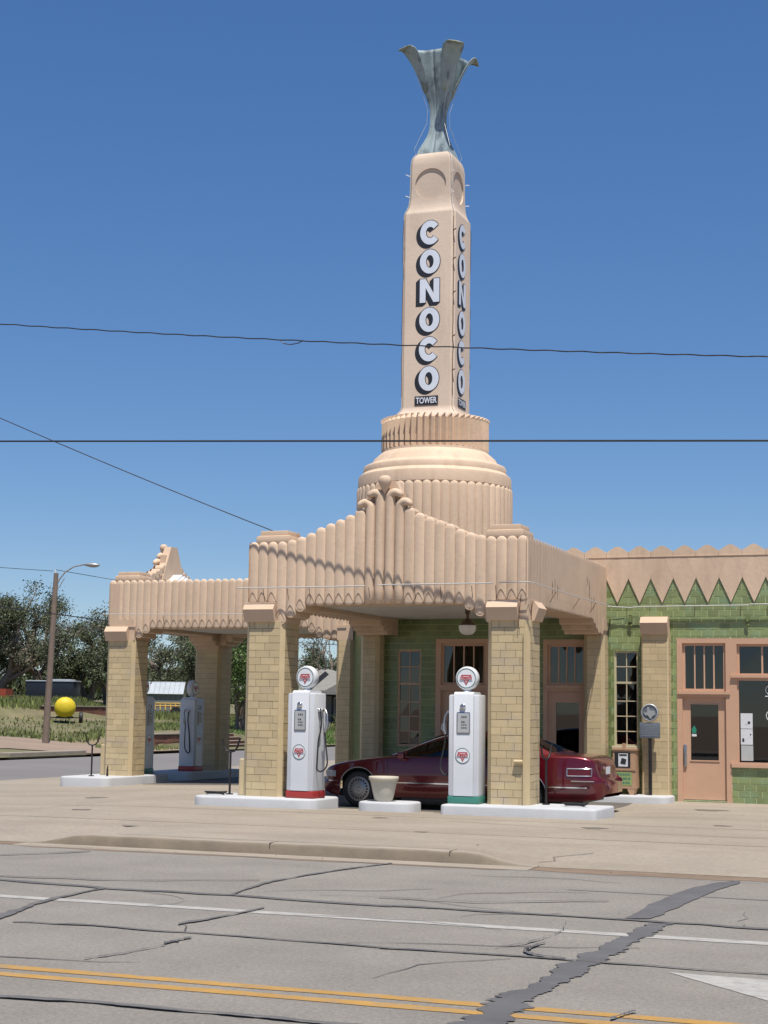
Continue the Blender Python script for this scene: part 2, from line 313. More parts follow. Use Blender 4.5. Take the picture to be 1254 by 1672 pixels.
for x in fr(-26, 2, 0.35):
    inn = -12.9 < x < -5.75; top.append((x, 19.945 if inn else 20.44, ROADZ + 0.003)); bot.append((x, (19.86 if inn else 20.05) - random.uniform(0, 0.09 if inn else .2), ROADZ + 0.003))
road = bpy.data.objects['road']; fore = bpy.data.objects['forecourt']
ORG['road'] = ORG['forecourt'] = (0, 0, 0)
o = MB().grid([top, bot]).build('gutter_dirt', dirt, road)

# paint
def strip(x0, x1, y0, y1, z, wob=0.012):
    xs = fr(x0, x1, 0.5); return MB().grid([[(x, y1 + random.uniform(-wob, wob), z) for x in xs], [(x, y0 + random.uniform(-wob, wob), z) for x in xs]])
strip(-60, 20, 14.52, 14.71, ROADZ + 0.004).build('lane_line', linew, road)
strip(-60, 20, 10.67, 10.82, ROADZ + 0.004).build('centre_line', liney, road)
strip(-60, 20, 10.38, 10.53, ROADZ + 0.004).build('centre_line', liney, road)
strip(-4.6, 8, 17.98, 18.05, ROADZ + 0.004, 0.02).build('faded_line', asphalt2, road)
MB().add([(-2.45, 12.68, ROADZ + .004), (-1.55, 11.70, ROADZ + .004), (-0.6, 11.78, ROADZ + .004), (-0.6, 12.60, ROADZ + .004), (-1.7, 12.64, ROADZ + .004)], [(0, 1, 2, 3, 4)]).build('turn_arrow', linew, road)
TAR = [[(-2.99,19.98),(-3.2,19.56),(-3.38,18.78),(-3.44,17.82),(-3.48,17.01),(-3.43,16.31),(-3.46,15.75),(-3.24,15.84),(-3.2,16.08),(-3.18,16.44),(-3.17,16.87),(-3.11,17.99),(-3.05,18.88),(-2.95,19.69)],[(-3.17,15.47),(-3.17,14.8),(-3.2,14.3),(-3.23,13.61),(-3.26,13.12),(-3.28,12.58),(-3.23,11.96),(-3.23,11.44),(-3.35,11.1),(-3.31,10.86),(-3.27,10.56),(-3.28,10.2),(-3.31,9.83),(-2.97,9.9),(-3.0,10.27),(-3.02,10.56),(-3.04,10.79),(-3.07,11.11),(-3.07,11.44),(-3.05,11.97),(-3.02,12.62),(-3.02,13.15),(-3.01,13.82),(-2.99,14.45),(-2.97,14.91),(-2.98,15.57)],[(-10.92,16.03),(-10.84,16.02),(-10.81,16.06),(-10.67,15.94),(-10.64,15.99),(-10.26,15.96),(-9.87,15.91),(-9.51,15.88),(-9.11,15.78),(-8.74,15.78),(-8.4,15.84),(-8.02,15.8),(-7.67,15.82),(-7.19,15.79),(-6.71,15.73),(-6.25,15.7),(-5.81,15.67),(-5.77,15.57),(-6.2,15.57),(-6.65,15.59),(-7.12,15.64),(-7.62,15.72),(-7.94,15.66),(-8.33,15.7),(-8.67,15.66),(-9.03,15.64),(-9.43,15.74),(-9.77,15.75),(-10.15,15.78),(-10.57,15.88),(-10.62,15.86),(-10.71,15.91),(-10.76,15.9),(-10.85,15.93)],[(-5.94,15.68),(-5.62,15.76),(-5.25,15.72),(-4.91,15.73),(-4.56,15.72),(-4.25,15.72),(-3.94,15.71),(-3.63,15.71),(-3.34,15.72),(-3.02,15.69),(-2.71,15.71),(-2.4,15.64),(-2.1,15.64),(-2.04,15.65),(-1.99,15.62),(-1.94,15.62),(-1.88,15.57),(-1.86,15.46),(-1.93,15.55),(-1.97,15.5),(-2.03,15.54),(-2.08,15.52),(-2.38,15.52),(-2.69,15.61),(-2.99,15.57),(-3.31,15.61),(-3.61,15.61),(-3.92,15.63),(-4.22,15.62),(-4.53,15.62),(-4.86,15.6),(-5.23,15.65),(-5.57,15.63),(-5.91,15.59)],[(-8.46,12.94),(-8.29,13.0),(-8.06,12.99),(-7.9,13.07),(-7.7,13.08),(-7.45,13.06),(-7.2,13.02),(-6.97,13.0),(-6.76,13.03),(-6.25,13.02),(-5.74,12.97),(-5.27,12.98),(-4.78,12.91),(-4.77,12.87),(-5.24,12.91),(-5.72,12.93),(-6.22,12.96),(-6.73,12.98),(-6.93,12.94),(-7.16,12.94),(-7.41,12.99),(-7.66,13.01),(-7.85,12.98),(-8.03,12.94),(-8.25,12.95),(-8.43,12.9)],[(-4.88,12.89),(-4.6,12.95),(-4.29,12.95),(-4.0,12.97),(-3.71,12.98),(-3.53,12.98),(-3.33,12.95),(-3.15,12.95),(-2.97,12.94),(-2.66,12.95),(-2.34,12.91),(-2.03,12.9),(-1.74,12.93),(-1.69,12.91),(-1.65,12.91),(-1.6,12.89),(-1.56,12.91),(-1.56,12.88),(-1.6,12.84),(-1.64,12.86),(-1.69,12.86),(-1.73,12.88),(-2.03,12.87),(-2.33,12.87),(-2.65,12.9),(-2.95,12.87),(-3.14,12.91),(-3.32,12.9),(-3.51,12.91),(-3.7,12.92),(-3.98,12.91),(-4.28,12.9),(-4.57,12.88),(-4.86,12.84)],[(-9.15,15.79),(-9.16,15.61),(-9.17,15.43),(-9.16,15.23),(-9.15,15.01),(-9.13,14.83),(-9.15,14.69),(-9.09,14.44),(-9.08,14.27),(-9.07,14.18),(-8.98,13.97),(-8.98,13.91),(-8.91,13.73),(-8.93,13.67),(-8.93,13.59),(-8.86,13.41),(-8.89,13.39),(-8.85,13.24),(-8.86,13.19),(-8.86,13.11),(-8.82,12.97),(-8.66,12.74),(-8.6,12.73),(-8.66,12.89),(-8.7,13.02),(-8.65,13.02),(-8.7,13.18),(-8.7,13.26),(-8.72,13.36),(-8.78,13.52),(-8.81,13.64),(-8.88,13.81),(-8.9,13.92),(-8.98,14.11),(-8.97,14.25),(-9.02,14.48),(-9.05,14.69),(-9.06,14.88),(-9.09,15.1),(-9.1,15.3),(-9.11,15.52),(-9.09,15.69)],[(-7.42,20.0),(-7.5,19.73),(-7.56,19.4),(-7.64,19.13),(-7.69,18.81),(-7.74,18.44),(-7.81,18.13),(-7.8,17.66),(-7.86,17.35),(-7.84,17.16),(-7.87,17.07),(-7.82,16.83),(-7.82,16.68),(-7.78,16.45),(-7.75,16.25),(-7.71,16.03),(-7.69,15.86),(-7.6,15.69),(-7.64,15.89),(-7.7,16.15),(-7.73,16.34),(-7.75,16.54),(-7.75,16.68),(-7.79,16.9),(-7.79,17.04),(-7.79,17.2),(-7.77,17.59),(-7.74,17.97),(-7.69,18.33),(-7.65,18.71),(-7.59,19.0),(-7.53,19.33),(-7.46,19.61),(-7.38,19.89)],[(-6.89,14.97),(-6.9,14.76),(-6.92,14.58),(-6.91,14.35),(-6.94,14.2),(-6.98,14.03),(-7.0,13.82),(-7.05,13.7),(-7.06,13.48),(-7.01,13.39),(-6.99,13.57),(-6.94,13.72),(-6.92,13.91),(-6.91,14.13),(-6.89,14.3),(-6.87,14.48),(-6.85,14.66),(-6.85,14.88)],[(-7.0,13.48),(-6.98,13.47),(-6.94,13.39),(-6.91,13.34),(-6.88,13.31),(-6.87,13.27),(-6.8,13.14),(-6.78,13.09),(-6.74,13.0),(-6.72,12.97),(-6.77,13.07),(-6.79,13.1),(-6.85,13.23),(-6.86,13.26),(-6.89,13.32),(-6.92,13.36),(-6.97,13.44),(-6.98,13.45)],[(-6.54,12.73),(-6.56,12.72),(-6.56,12.65),(-6.57,12.61),(-6.58,12.56),(-6.58,12.5),(-6.59,12.47),(-6.59,12.41),(-6.62,12.39),(-6.54,12.26),(-6.54,12.31),(-6.54,12.38),(-6.54,12.43),(-6.51,12.43),(-6.54,12.55),(-6.53,12.6),(-6.52,12.64),(-6.51,12.67)],[(-6.53,12.25),(-6.54,12.11),(-6.57,11.99),(-6.59,11.86),(-6.6,11.72),(-6.64,11.63),(-6.67,11.52),(-6.7,11.42),(-6.73,11.31),(-6.71,11.28),(-6.69,11.39),(-6.64,11.47),(-6.62,11.59),(-6.58,11.68),(-6.58,11.83),(-6.55,11.94),(-6.53,12.08),(-6.51,12.22)],[(-6.51,9.62),(-6.49,9.64),(-6.45,9.63),(-6.41,9.64),(-6.38,9.64),(-6.23,9.69),(-6.05,9.7),(-5.88,9.72),(-5.71,9.73),(-5.53,9.73),(-5.36,9.74),(-5.18,9.73),(-4.99,9.7),(-4.83,9.71),(-4.68,9.74),(-4.51,9.72),(-4.35,9.75),(-4.19,9.7),(-4.05,9.7),(-3.92,9.71),(-3.79,9.73),(-3.74,9.61),(-3.88,9.62),(-4.03,9.64),(-4.17,9.65),(-4.31,9.65),(-4.48,9.67),(-4.63,9.65),(-4.81,9.67),(-4.97,9.65),(-5.13,9.64),(-5.31,9.65),(-5.48,9.65),(-5.68,9.68),(-5.85,9.66),(-5.99,9.61),(-6.17,9.6),(-6.33,9.58),(-6.38,9.6),(-6.4,9.57),(-6.45,9.58),(-6.47,9.56)],[(-10.83,16.27),(-10.43,16.31),(-10.09,16.42),(-9.69,16.43),(-9.35,16.55),(-9.0,16.69),(-8.7,16.92),(-8.34,17.06),(-8.02,17.27),(-8.0,17.23),(-8.33,17.03),(-8.68,16.89),(-8.98,16.65),(-9.34,16.52),(-9.66,16.37),(-10.06,16.37),(-10.4,16.25),(-10.79,16.21)],[(-12.32,18.5),(-12.14,18.75),(-11.95,19.0),(-11.79,19.29),(-11.62,19.59),(-11.58,19.53),(-11.74,19.22),(-11.93,18.96),(-12.11,18.7),(-12.28,18.44)],[(-3.71,13.79),(-3.73,13.74),(-3.74,13.66),(-3.76,13.64),(-3.75,13.49),(-3.78,13.51),(-3.77,13.42),(-3.77,13.38),(-3.77,13.31),(-3.72,13.12),(-3.72,13.21),(-3.71,13.23),(-3.71,13.28),(-3.72,13.39),(-3.72,13.47),(-3.71,13.55),(-3.71,13.65),(-3.7,13.73)],[(-3.74,13.25),(-3.69,13.18),(-3.64,13.12),(-3.59,13.07),(-3.55,13.05),(-3.5,13.04),(-3.44,13.02),(-3.39,13.0),(-3.33,12.98),(-3.31,12.92),(-3.37,12.94),(-3.42,12.94),(-3.48,12.97),(-3.52,12.94),(-3.56,12.96),(-3.61,13.02),(-3.64,13.03),(-3.71,13.13)],[(-4.01,13.31),(-3.97,13.41),(-3.93,13.48),(-3.9,13.58),(-3.85,13.65),(-3.84,13.81),(-3.81,13.93),(-3.79,14.12),(-3.76,14.24),(-3.76,14.32),(-3.78,14.46),(-3.78,14.55),(-3.77,14.62),(-3.8,14.76),(-3.83,14.89),(-3.87,15.07),(-3.91,15.25),(-3.9,15.2),(-3.86,15.04),(-3.83,14.86),(-3.79,14.71),(-3.77,14.59),(-3.77,14.52),(-3.77,14.42),(-3.75,14.28),(-3.76,14.21),(-3.79,14.08),(-3.8,13.89),(-3.82,13.77),(-3.84,13.62),(-3.88,13.54),(-3.92,13.45),(-3.97,13.38),(-4.0,13.29)],[(-6.17,16.27),(-5.92,16.31),(-5.66,16.29),(-5.41,16.31),(-5.16,16.31),(-4.85,16.49),(-4.55,16.72),(-4.25,16.94),(-3.92,17.09),(-3.91,17.05),(-4.23,16.89),(-4.54,16.66),(-4.84,16.46),(-5.15,16.27),(-5.41,16.28),(-5.65,16.25),(-5.91,16.27),(-6.16,16.24)],[(-2.32,10.91),(-2.34,10.91),(-2.35,10.87),(-2.36,10.82),(-2.37,10.78),(-2.38,10.73),(-2.39,10.67),(-2.41,10.64),(-2.42,10.59),(-2.41,10.54),(-2.39,10.57),(-2.39,10.63),(-2.37,10.68),(-2.36,10.74),(-2.35,10.77),(-2.34,10.81),(-2.33,10.86),(-2.31,10.88)]]
for q, poly in enumerate(TAR):
    n = len(poly) // 2; up_ = poly[:n]; lo_ = poly[n:][::-1]
    z = ROADZ + 0.008 + 0.0006 * q
    A = []; B = []; big = q < 2; sub_ = (6 if q == 0 else 16) if big else 6
    ja = jb = 0.0
    for i in range(n - 1):
        for k in range(sub_):
            t = k / sub_; wd_ = abs(up_[i][1] - lo_[i][1])
            wd = (0.25 if q == 0 else 1) * min(0.10, 0.24 * math.hypot(up_[i][0] - lo_[i][0], wd_)) if big else min(0.3 * wd_, 0.012)
            ja = ja * .6 + random.uniform(-wd, wd) * .6; jb = jb * .6 + random.uniform(-wd, wd) * .6
            A.append((up_[i][0] * (1 - t) + up_[i + 1][0] * t + ja, up_[i][1] * (1 - t) + up_[i + 1][1] * t + (0 if big else ja * .5), z))
            B.append((lo_[i][0] * (1 - t) + lo_[i + 1][0] * t + jb, lo_[i][1] * (1 - t) + lo_[i + 1][1] * t + (0 if big else jb * .5), z))
    A.append((*up_[-1], z)); B.append((*lo_[-1], z))
    MB().grid([A, B]).build('tar_seal', tar if big else tarline, road)
for q in range(16):
    x = random.uniform(-11, 1); y = random.uniform(10.5, 19.4); a = random.uniform(-.5, .5) + (1.2 if q % 3 == 0 else 0); pts = [(x, y)]
    for k in range(random.randint(4, 9)):
        a += random.uniform(-.6, .6); x += .32 * math.cos(a); y += .32 * math.sin(a) * .8; pts.append((x, min(19.7, y)))
    A = []; B = []
    for k, p_ in enumerate(pts):
        wd = .012 * random.uniform(.5, 1.4) * (1 - abs(2 * k / len(pts) - 1) * .6); A.append((p_[0], p_[1] + wd, ROADZ + .0065)); B.append((p_[0] + wd, p_[1] - wd, ROADZ + .0065))
    MB().grid([A, B]).build('fine_crack', tarline, road)
# joints and cracks in the forecourt
def ribbon(pts, wd, dz, name, m, parent, jit=0.0):
    A = []; B = []
    for i in range(len(pts) - 1):
        a = Vector(pts[i]); b = Vector(pts[i + 1]); d = (b - a); nn = Vector((-d.y, d.x)).normalized() * wd / 2; st = max(2, int(d.length / 0.25))
        for k in range(st + (i == len(pts) - 2)):
            p = a.lerp(b, k / st) + Vector((random.uniform(-jit, jit), random.uniform(-jit, jit)))
            A.append((p.x + nn.x, p.y + nn.y, gz(p.x, p.y) + dz)); B.append((p.x - nn.x, p.y - nn.y, gz(p.x, p.y) + dz))
    return MB().grid([A, B]).build(name, m, parent)
ribbon([(-25, 26.72), (-4, 26.60), (4, 26.62)], 0.035, 0.006, 'joint', jointm, fore, 0.01)
ribbon([(-8.6, 25.9), (-6.4, 25.3), (-4.6, 24.9), (-1.5, 24.75)], 0.022, 0.007, 'crack', crackm, fore, 0.03)
ribbon([(-25, 23.35), (4, 23.35)], 0.03, 0.006, 'joint', jointm, fore, 0.008)
for x in (-21.5, -16.2): ribbon([(x, 20.7), (x, 34)], 0.012, 0.0065, 'joint', jointm, fore, 0.006)
ribbon([(-5.75, 20.6), (-5.55, 20.95), (-5.65, 21.3), (-5.2, 21.9)], 0.02, 0.0075, 'crack', crackm, fore, 0.03)

sheet(fr(-13.9, -7.2, .4), fr(29.0, 34.3, .4), lambda x, y: gz(x, y) + 0.005).build('shade_darkened_lane', laneshadem, fore)  # dark sheet that deepens the shade under the canopy
sheet(fr(-20.2, -15.0, .6), fr(36.4, 41.4, .6), lambda x, y: gz(x, y) + 0.005).build('shade_darkened_lane', laneshadem, fore)
for (x, y, r_) in ((-15.2, 25.3, .16), (-9.9, 26.1, .12), (-6.1, 25.6, .2), (-4.4, 27.3, .14), (-12.7, 22.6, .15), (-3.2, 30.5, .22), (-17.4, 29.5, .25), (-8.2, 23.4, .1), (-5.3, 31.6, .3)):
    n_ = 18; MB().add([(x + r_ * (1 + .35 * math.sin(3 * a + x) + random.uniform(-.15, .15)) * math.cos(a), y + r_ * .9 * (1 + random.uniform(-.25, .25)) * math.sin(a), gz(x, y) + .0055) for a in [2 * math.pi * k / n_ for k in range(n_)]], [tuple(range(n_))]).build('oil_spot', mat('oil_spot', (.15, .125, .098), .7, .25, 6, speck=.15) if 'oil_spot' not in MATS else MATS['oil_spot'], fore)
for k in range(40):
    x = random.uniform(-24, 2); y = random.uniform(19.95, 20.4) if k % 2 else random.uniform(20.9, 27); s_ = random.uniform(.008, .022); z_ = (gz(x, y) if y > 20.42 else ROADZ) + .006
    MB().add([(x - s_, y, z_), (x + s_ * .8, y - s_ * .7, z_), (x + s_, y + s_ * .6, z_ + s_ * .4), (x - s_ * .3, y + s_, z_ + s_ * .5)], [(0, 1, 2), (0, 2, 3)]).build('grit', crackm, fore)
# islands: white painted kerbs of concrete with rounded ends
def stadium(x0, x1, y0, y1, r, n=7):
    out = []
    for cx, cy, a0 in ((x1 - r, y0 + r, -90), (x1 - r, y1 - r, 0), (x0 + r, y1 - r, 90), (x0 + r, y0 + r, 180)):
        out += [(cx + r * math.cos(R(a0 + 90 * k / n)), cy + r * math.sin(R(a0 + 90 * k / n))) for k in range(n + 1)]
    return out
def island(name, x0, x1, y0, y1, r, z0, z1, label, group='white kerbed islands'):
    o = MB()
    ring = lambda ins, z: [(max(x0, min(x1, p[0])) + 0, p[1], z) for p in stadium(x0 + ins, x1 - ins, y0 + ins, y1 - ins, max(.02, r - ins))]
    rows_ = [ring(0, z0), ring(0.004, z1 - 0.035), ring(0.014, z1 - 0.01), ring(0.035, z1)]
    o.grid(rows_, close=True); n = len(rows_[0]); o.add(rows_[3], [tuple(range(n))])
    return tag(o.build(name, whitec, None, 50), label, 'kerb island', group)
island('pump_island', -14.30, -11.78, 27.60, 29.05, 0.30, -0.2, 0.17, 'white island under the red based pump and left front pillar')
island('pump_island', -9.36, -6.54, 27.58, 29.05, 0.10, -0.2, 0.17, 'white island under the green based pump and right front pillar')
island('planter_island', -11.10, -10.02, 27.88, 28.75, 0.30, -0.2, 0.15, 'short white island under the cream flower pot')
island('pump_island', -21.62, -20.22, 34.75, 38.0, 0.22, -0.4, 0.10, 'white island at the left under the far canopy corner pillar')
island('pump_island', -21.62, -20.22, 39.2, 42.3, 0.22, -0.4, 0.10, 'shaded white island at the back of the far canopy')
island('wall_island', -8.75, -6.45, 33.55, 34.46, 0.25, -0.2, 0.13, 'low white kerb at the foot of the green wall by the marker post')

# terrain beyond the side street
TA = [(0, -0.12), (3.5, 0.0), (6, 0.06), (12, 0.33), (16, 0.75), (19.6, 1.15), (19.9, 1.62), (26, 1.95), (35, 2.12), (60, 2.5), (150, 3.2)]
TB = [(0, -0.15), (2.2, -0.08), (2.5, 0.45), (5, 0.62), (9, 0.78), (16, 0.9), (32, 1.12), (60, 1.8), (150, 3.0)]
TC = [(0, -0.12), (8, 0.70), (16, 0.9), (32, 1.12), (60, 1.8), (150, 3.0)]
def tz(X, Y):
    s = -34.6 - X
    a = interp(s, TA); b = interp(s, TB); c = interp(s, TC)
    k = min(1, max(0, (X / max(Y, 1) + 0.605) / 0.035))
    if Y < 67.6: n = a
    elif Y < 78: n = a * (1 - k) + b * k
    else: n = a * (1 - k) + c * k
    return n + 0.05 * math.sin(X * 0.9 + Y * 0.33) * min(1, s / 10)
xs = sorted(set([-34.6, -36.8, -37.1] + [-34.6 - 0.6 * i for i in range(40)] + [-58.6 - 2 * i for i in range(15)] + [-90, -100, -120, -150, -200, -300]))
struct('hillside', MB().grid([[(x, y, tz(x, y)) for x in xs] for y in sorted(fr(20.42, 66, 2) + fr(66.5, 80, 0.5) + fr(82, 130, 2) + [140, 160, 200, 300, 500])]), soil, smooth=50)
# dusty path and verge edging
struct('path', sheet(fr(-45.6, -38.6, 0.7), fr(40, 67.2, 1.5), lambda x, y: tz(x, y) + 0.03), pathm)
struct('driveway', sheet(fr(-38.6, -34.62, 0.6), fr(58.2, 67.2, 1.5), lambda x, y: tz(x, y) + 0.03), pathm)
MB().bbox(-35.2, -34.75, 52.5, 58.0, -0.2, 0.04, 0.03).build('verge_kerb', kerbm)['kind'] = 'structure'

# grass: blades and clumps on the hillside
def blades(name, spots, m, label):
    v = []; f = []
    for (x, y, z, h, wd) in spots:
        a = random.uniform(0, 6.28); dx, dy = math.cos(a) * wd, math.sin(a) * wd
        lx, ly = random.uniform(-.4, .4) * h, random.uniform(-.4, .4) * h
        i = len(v); v += [(x - dx, y - dy, z - .03), (x + dx, y + dy, z - .03), (x + lx, y + ly, z + h)]; f.append((i, i + 1, i + 2))
    me = bpy.data.meshes.new(name); me.from_pydata(v, [], f); me.materials.append(m)
    o = bpy.data.objects.new(name, me); COL.objects.link(o); return tag(o, label, 'grass', kind='stuff')
sp = []
for _ in range(52000):
    s = random.uniform(0.3, 40) ; X = -34.6 - s; Y = random.uniform(44, 66.8) if s < 5 else random.uniform(52, 118)
    if s < 14 and Y > 68 and s < 2: continue
    bare = math.sin(X * 0.31 + 1.3 * math.sin(Y * 0.11)) + math.sin(Y * 0.23 + X * 0.13)
    if bare > 0.75 and s < 19.5: continue
    if (Y < 67.5 and 3.0 < s < 11.8): continue
    if 54 < -X < 54.6: continue
    if -54 < X < -46 and 74 < Y < 86 and random.random() < .75: continue
    tall = s > 20
    sp.append((X, Y, tz(X, Y), random.uniform(.15, .55) if tall else random.uniform(.06, .24), random.uniform(.03, .09)))
blades('grass', sp, grassm, 'rough grass and weeds on the rising ground beyond the side street')
sp = []
for _ in range(9000):
    X = random.uniform(-46, -34.8); Y = random.uniform(79, 101)
    sp.append((X, Y, tz(X, Y), random.uniform(.05, .14), random.uniform(.04, .1)))
blades('lawn', sp, lawnm, 'mown green lawn in front of the grey roofed house')

# ================================================================== CANOPIES
PITCHF = 0.1975; FR = 0.104
ZT, ZB = 4.97, 3.74
FL = {}
def flute_mesh(zb, zt, depth=0.042):
    key = (round(zb, 2), round(zt, 2), depth)
    if key in FL: return FL[key]
    ns = 12; h = zt - zb; RX, RY = FR, depth
    ang = [math.pi * k / ns for k in range(ns + 1)]
    m_ = MB(); rows_ = []
    arch = [0.03 + 0.20 * (1 - abs(math.cos(a)) ** 1.5) for a in ang]        # pointed arch at the foot of the sleeve
    rows_.append([(-RX * math.cos(a), -RY * 0.66 * math.sin(a), arch[k] + .004) for k, a in enumerate(ang)])
    rows_.append([(-RX * math.cos(a), -RY * math.sin(a), arch[k]) for k, a in enumerate(ang)])
    rows_.append([(-RX * math.cos(a), -RY * math.sin(a), max(0.30, arch[k] + .01)) for k, a in enumerate(ang)])
    for k in range(5):
        q = R(90 * k / 4); rows_.append([(-RX * max(.02, math.cos(q)) * math.cos(a), -RY * max(.02, math.cos(q)) * math.sin(a) * (1 if k < 3 else 1), h - FR * 0.95 * (1 - math.sin(q))) for a in ang])
    m_.grid(rows_)
    rows_ = []                                                                  # rounded core showing below the arch
    for k in range(6):
        q = R(90 * k / 5); rows_.append([(-0.093 * max(.02, math.sin(q)) * math.cos(a), -(RY * 0.72 * max(.02, math.sin(q))) * math.sin(a), 0.055 * (1 - math.cos(q))) for a in ang])
    rows_.append([(-0.093 * math.cos(a), -RY * 0.72 * math.sin(a), 0.30) for a in ang])
    m_.grid(rows_)
    m = m_.mesh('flute', cream if depth > .02 else cream_dirty, 50); FL[key] = m; return m
RISE = [0, 0, 0, 0, .03, .08, .15, .25, .32, .39, .47, .58, .78, .96]
BOT = [3.78, 3.78, 3.78, 3.40, 3.53, 3.64]
def canopy(root, W, D, side_depth=0.042):
    """Built in local coordinates: front along +x at y = 0, depth along +y."""
    nf = 28; step = W / nf
    wall = MB(); beam = MB()
    # ---- front
    for i in range(nf):
        j = min(i, nf - 1 - i); x = (i + 0.5) * step; zt = ZT + RISE[j]; zb = BOT[j] if j < 6 else ZB
        if j < 12: inst('flute', flute_mesh(zb, zt), root, (x, 0.05, zb))
        else:                                               # curled centre flutes
            side = -1 if i < nf / 2 else 1; pts = [(x, 0.085, zb + 0.02), (x, 0.085, zb + 0.1)]
            rr = [0.05, FR - 0.002]; top_ = zt - 0.11
            for z in fr(zb + .3, top_ - .05, 0.35): pts.append((x, 0.085, z)); rr.append(FR - 0.004)
            q = 0.085; zc_ = zt - 0.175; pts = [p_ for p_ in pts if p_[2] < zc_ - .06]; rr = rr[:len(pts)]
            for k in range(0, 11):
                a = R(180 - k * 19); pts.append((x + side * (q + q * math.cos(a)) * 1.2, 0.085 - 0.05 * (k / 10), zc_ + q * math.sin(a))); rr.append(0.092 - 0.003 * k if k < 9 else (0.055 if k == 9 else 0.025))
            MB().tube(pts, rr, 12).build('curled_flute', cream, root, 60)
        wall.box(i * step + 0.004, (i + 1) * step - 0.004, 0.05, 0.32, zb + 0.06, zt - 0.10)
        beam.box(i * step + 0.001, (i + 1) * step - 0.001, 0.07, 0.74, zb + 0.02, 3.98)
        if 4 <= j < 12: wall.tube([(x, 0.10, zt - 0.098), (x, 0.345, zt - 0.098)], 0.097, 12)   # flute heads roll over the wall
        if 3 <= j < 6:                                      # corbel rolls under the arch ends
            beam.tube([(x, 0.03, zb + 0.085), (x, 0.76, zb + 0.085)], 0.10, 12)
    # bud between the curls
    rows_ = []
    for rb, zb_ in ((.004, .84), (.03, .88), (.065, .94), (.10, 1.0), (.122, 1.06), (.126, 1.10), (.11, 1.15), (.075, 1.18), (.035, 1.19), (.004, 1.192)):
        rows_.append([(W / 2 + rb * math.cos(2 * math.pi * s / 14), 0.03 + 0.8 * rb * math.sin(2 * math.pi * s / 14), ZT + zb_) for s in range(14)])
    MB().grid(rows_, close=True).build('bud', cream, root, 60)
    wall.box(W / 2 - 0.38, W / 2 + 0.38, 0.14, 0.3, ZT, ZT + 0.86)
    # ---- sides
    ns = int(round(D / PITCHF)); st2 = D / ns
    for sx, x0, rot in ((-1, 0.0, -math.pi / 2), (1, W, math.pi / 2)):
        for i in range(ns):
            jb = ns - 1 - i; y = (i + 0.5) * st2
            zb = BOT[i] if i < 6 else ([3.46, 3.46, 3.46, 3.47, 3.55, 3.65][jb] if jb < 6 else ZB)
            inst('flute', flute_mesh(zb, ZT, side_depth), root, (x0 - sx * (side_depth + .008), y, zb), (0, 0, rot))
            e_ = side_depth + .008; xa, xb = (x0 - 0.32, x0 - e_) if sx > 0 else (x0 + e_, x0 + 0.32)
            if y > 0.35: wall.box(xa, xb, i * st2 + 0.004, (i + 1) * st2 - 0.004, zb + 0.06, ZT - 0.10)
            xa, xb = (x0 - 0.74, x0 - 0.07) if sx > 0 else (x0 + 0.07, x0 + 0.74)
            if y > 0.78: beam.box(xa, xb, i * st2 + 0.001, (i + 1) * st2 - 0.001, zb + 0.02, 3.979)
            if 3 <= i < 6 or 3 <= jb < 6:
                beam.tube([(x0 - sx * 0.03, y, zb + 0.085), (x0 - sx * 0.76, y, zb + 0.085)], 0.10, 12)
    wall.build('parapet_wall', cream_dirty, root); beam.build('arched_beam', cream_dirty, root, 40)
    # ceiling boards and roof deck
    cb = MB()
    nb = 24
    for i in range(nb):
        a = 0.70 + (W - 1.4) * i / nb; cb.box(a, a + (W - 1.4) / nb - 0.012, 0.70, D - 0.06, 3.84, 3.90)
    cb.build('ceiling_boards', ceilm, root)
    MB().box(0.3, W - 0.3, 0.3, D - 0.05, 4.45, 4.6).build('roof_deck', roofm, root)
    # small white gable roof behind the crest
    g = MB(); cx = W / 2
    for k in range(3):
        e = 0.10 * k; g.prism([(cx - 0.80 + e, ZT - 0.1), (cx + 0.80 - e, ZT - 0.1), (cx, ZT + 0.36 - e * 0.5)], 'y', 0.33 + 0.02 * k, 0.62 + 0.09 * k)
    g.build('crest_roof', whitep, root)
    MB().prism([(cx - 0.62, ZT + 0.2), (cx + 0.62, ZT + 0.2), (cx + 0.17, ZT + 1.10), (cx - 0.17, ZT + 1.10)], 'y', 0.15, 0.355).build('crest_back', cream_dirty, root)
    # stepped blocks on the front corners
    for xa in (0.10, W - 0.82):
        MB().bbox(xa, xa + 0.72, 0.10, 0.82, ZT - 0.06, ZT + 0.13, 0.05).bbox(xa + 0.07, xa + 0.65, 0.16, 0.76, ZT + 0.10, ZT + 0.225, 0.02).build('corner_block', cream_dirty, root, 40)
    rc_ = random.Random(5)
    for (x, z, ln) in ((4.84, 4.80, .5), (4.88, 4.55, .35), (2.75, 4.45, .35), (2.95, 4.30, .25), (2.55, 4.35, .2), (1.20, 4.4, .3), (4.30, 4.2, .25), (.6, 4.3, .2)):
        st_ = W / 28; x = round(x / st_) * st_
        pts = [(x + rc_.uniform(-.012, .012), 0.052, z - ln * k / 6) for k in range(7)]
        MB().tube(pts, [.004, .009, .012, .008, .011, .007, .003], 5).build('crack', crackm, root)
    for (y, z, ln) in ((1.7, 4.3, .35), (1.95, 4.35, .4), (2.2, 4.25, .3), (4.6, 4.6, .2), (4.8, 4.55, .45), (5.0, 4.2, .3), (5.2, 4.25, .35)):
        st_ = D / int(round(D / PITCHF)); y = round(y / st_) * st_
        pts = [(W - (side_depth + .006), y + rc_.uniform(-.012, .012), z - ln * k / 6) for k in range(7)]
        MB().tube(pts, [.004, .009, .012, .008, .011, .007, .003], 5).build('crack', crackm, root)
    # conduit on standoffs
    c = MB(); zc = 4.08
